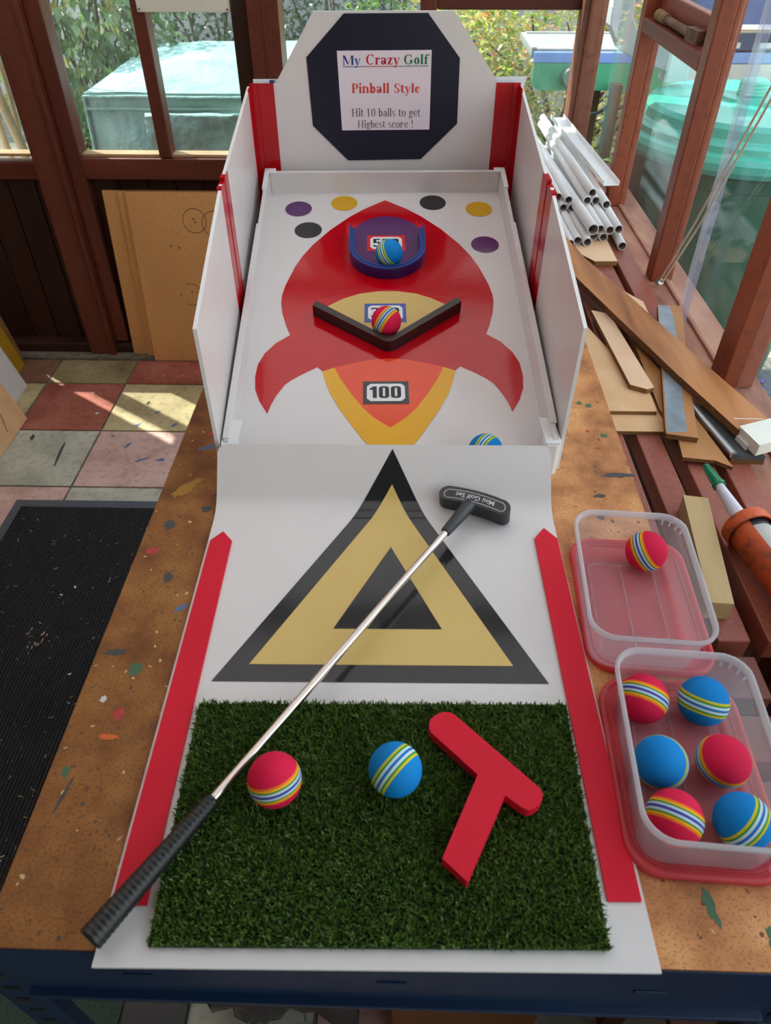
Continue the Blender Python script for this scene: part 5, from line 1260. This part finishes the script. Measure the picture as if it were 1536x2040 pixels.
def branches(mb, base, c, rad, n, seed, r0=.012):
    rnd = random.Random(seed)
    for k in range(n):
        e = Vector(c)+Vector((rnd.uniform(-.8, .8)*rad[0], rnd.uniform(-.8, .8)*rad[1], rnd.uniform(-.3, .8)*rad[2])); b_ = Vector(base)+Vector((rnd.uniform(-.08, .08), rnd.uniform(-.08, .08), 0))
        m_ = (b_+e)/2+Vector((rnd.uniform(-.1, .1), rnd.uniform(-.1, .1), .1))
        mb.tube([b_, m_, e], [r0, r0*.7, r0*.3], 7)
def shrub(name, label, base, c, rad, n, L, W_, droop, lm, seed, nb=10, cat='shrub', group=None, lname='foliage', bark='twig', r0=.012):
    t = thing(name, label, cat, base, 0, group)
    q = MB(); branches(q, base, c, rad, nb, seed+1, r0); q.build('stems', bark, t)
    vs, fs = foliage(c, rad, n, L, W_, droop, seed); q = MB(); q.add(vs, fs); o = q.build(lname, lm, t); o['kind'] = 'stuff'
    return t
shrub('leafy_shrub', 'large leaved shrub with yellowing leaves seen through the left back window', (-1.75, 4.15, -.03), (-1.62, 4.10, 1.02), (.55, .40, .62), 2300, .078, .020, .75, 'leaf_big', 21, 16)
shrub('low_shrub', 'low sunlit green plants at the left foot of the furniture cover', (-1.42, 3.45, -.03), (-1.42, 3.45, .25), (.13, .22, .34), 800, .045, .012, .1, 'leaf_mid', 22, 8)
shrub('climbing_shrub', 'dark green shrub against the garden wall behind the left of the cover', (-1.35, 5.9, -.03), (-1.4, 5.8, .70), (.75, .4, .75), 2600, .060, .018, .2, 'leaf_dark', 23, 12)
shrub('climbing_shrub', 'dark green shrub against the garden wall behind the furniture cover', (-.50, 6.05, -.03), (-.45, 5.95, .66), (.55, .35, .62), 1500, .060, .018, .2, 'leaf_dark', 24, 12)
shrub('upright_shrub', 'bright green upright shrub just left of the sign board', (.02, 5.6, -.03), (-.08, 5.5, .60), (.28, .28, .62), 900, .06, .016, -.1, 'leaf_mid', 25, 8)
shrub('reddish_bush', 'big sunlit bush with reddish leaves behind the barbecue shelf', (1.05, 5.0, -.03), (1.0, 4.95, .56), (1.05, .55, .72), 11000, .046, .013, -.1, 'leaf_red', 26, 24)
shrub('reddish_bush', 'green and red bush seen right of the sign board, nearest the backboard', (.35, 4.75, -.03), (.38, 4.72, .42), (.45, .40, .52), 2200, .060, .015, 0, 'leaf_red', 27, 12)
shrub('low_shrub', 'low green plants under the barbecue shelf', (.62, 3.3, -.03), (.66, 3.30, .16), (.36, .25, .24), 900, .05, .012, .1, 'leaf_mid', 28, 8)
shrub('low_shrub', 'leafy plants between the corner post and the water butt', (.98, 3.35, -.03), (1.05, 3.30, .30), (.24, .20, .38), 700, .055, .014, .1, 'leaf_mid', 29, 8)
shrub('dark_bush', 'dark bush beyond the barbecue hood at upper right', (3.0, 5.2, -.03), (3.0, 5.2, .8), (.9, .5, .9), 2500, .07, .02, .1, 'leaf_dark', 30, 10)
# bare stems at the far left window
tw = thing('bare_shrub', 'bare twisted pale stems outside the far left window', 'shrub', (-1.70, 3.50, -.03))
q = MB(); rnd = random.Random(12)
for k, (x0, x1, r_) in enumerate(((-1.95, -2.0, .026), (-1.90, -1.86, .018), (-1.99, -2.08, .022), (-1.93, -1.78, .015), (-1.87, -1.95, .02), (-2.02, -1.90, .014))):
    pts = []
    for j in range(9):
        f = j/8; pts.append((x0+.24+(x1-x0)*f+.04*noise.noise(Vector((k*3, f*4, 0))), 3.46+.08*k/6+.05*noise.noise(Vector((k*5, f*4, 3))), -.03+1.5*f))
    q.tube(pts, [r_*(1-.5*j/8) for j in range(9)], 10)
q.build('stems', 'bark', tw)
# pink flowers and lavender
def flowers(name, label, base, n, h, spread, fm, lm, seed, spike):
    t = thing(name, label, 'flowers', base); rnd = random.Random(seed)
    q = MB(); fv, ff = [], []; lv, lf = [], []
    for k in range(n):
        a = rnd.uniform(0, 2*pi); r_ = math.sqrt(rnd.random())*spread; b_ = Vector(base)+Vector((r_*cos(a)*.6, r_*sin(a)*.6, 0)); e = Vector(base)+Vector((r_*cos(a), r_*sin(a), h*rnd.uniform(.6, 1)))
        q.tube([b_, e], .0022, 5)
        for j in range(spike):
            p = e+Vector((0, 0, -.05*j/max(1, spike-1)))
            for m_ in range(4): leaf(fv, ff, p, Vector((rnd.uniform(-1, 1), rnd.uniform(-1, 1), .4)), Vector((0, 0, 1)), .020, .006)
        for j in range(5):
            p = b_+(e-b_)*rnd.uniform(.1, .7); leaf(lv, lf, p, Vector((rnd.uniform(-1, 1), rnd.uniform(-1, 1), .6)), Vector((0, 0, 1)), .05, .007)
    q.build('stems', 'leaf_lav', t)
    q = MB(); q.add(lv, lf); o = q.build('leaves', lm, t); o['kind'] = 'stuff'
    q = MB(); q.add(fv, ff); o = q.build('flower_heads', fm, t); o['kind'] = 'stuff'
flowers('lavender_plant', 'purple lavender outside the right window, below the path', (1.12, 1.60, -.016), 130, .36, .30, 'lavender', 'leaf_lav', 41, 4)
flowers('pink_flowers', 'small pink flowers below the barbecue shelf, beside the backboard', (.44, 3.12, -.03), 16, .70, .10, 'pink', 'leaf_mid', 42, 2)
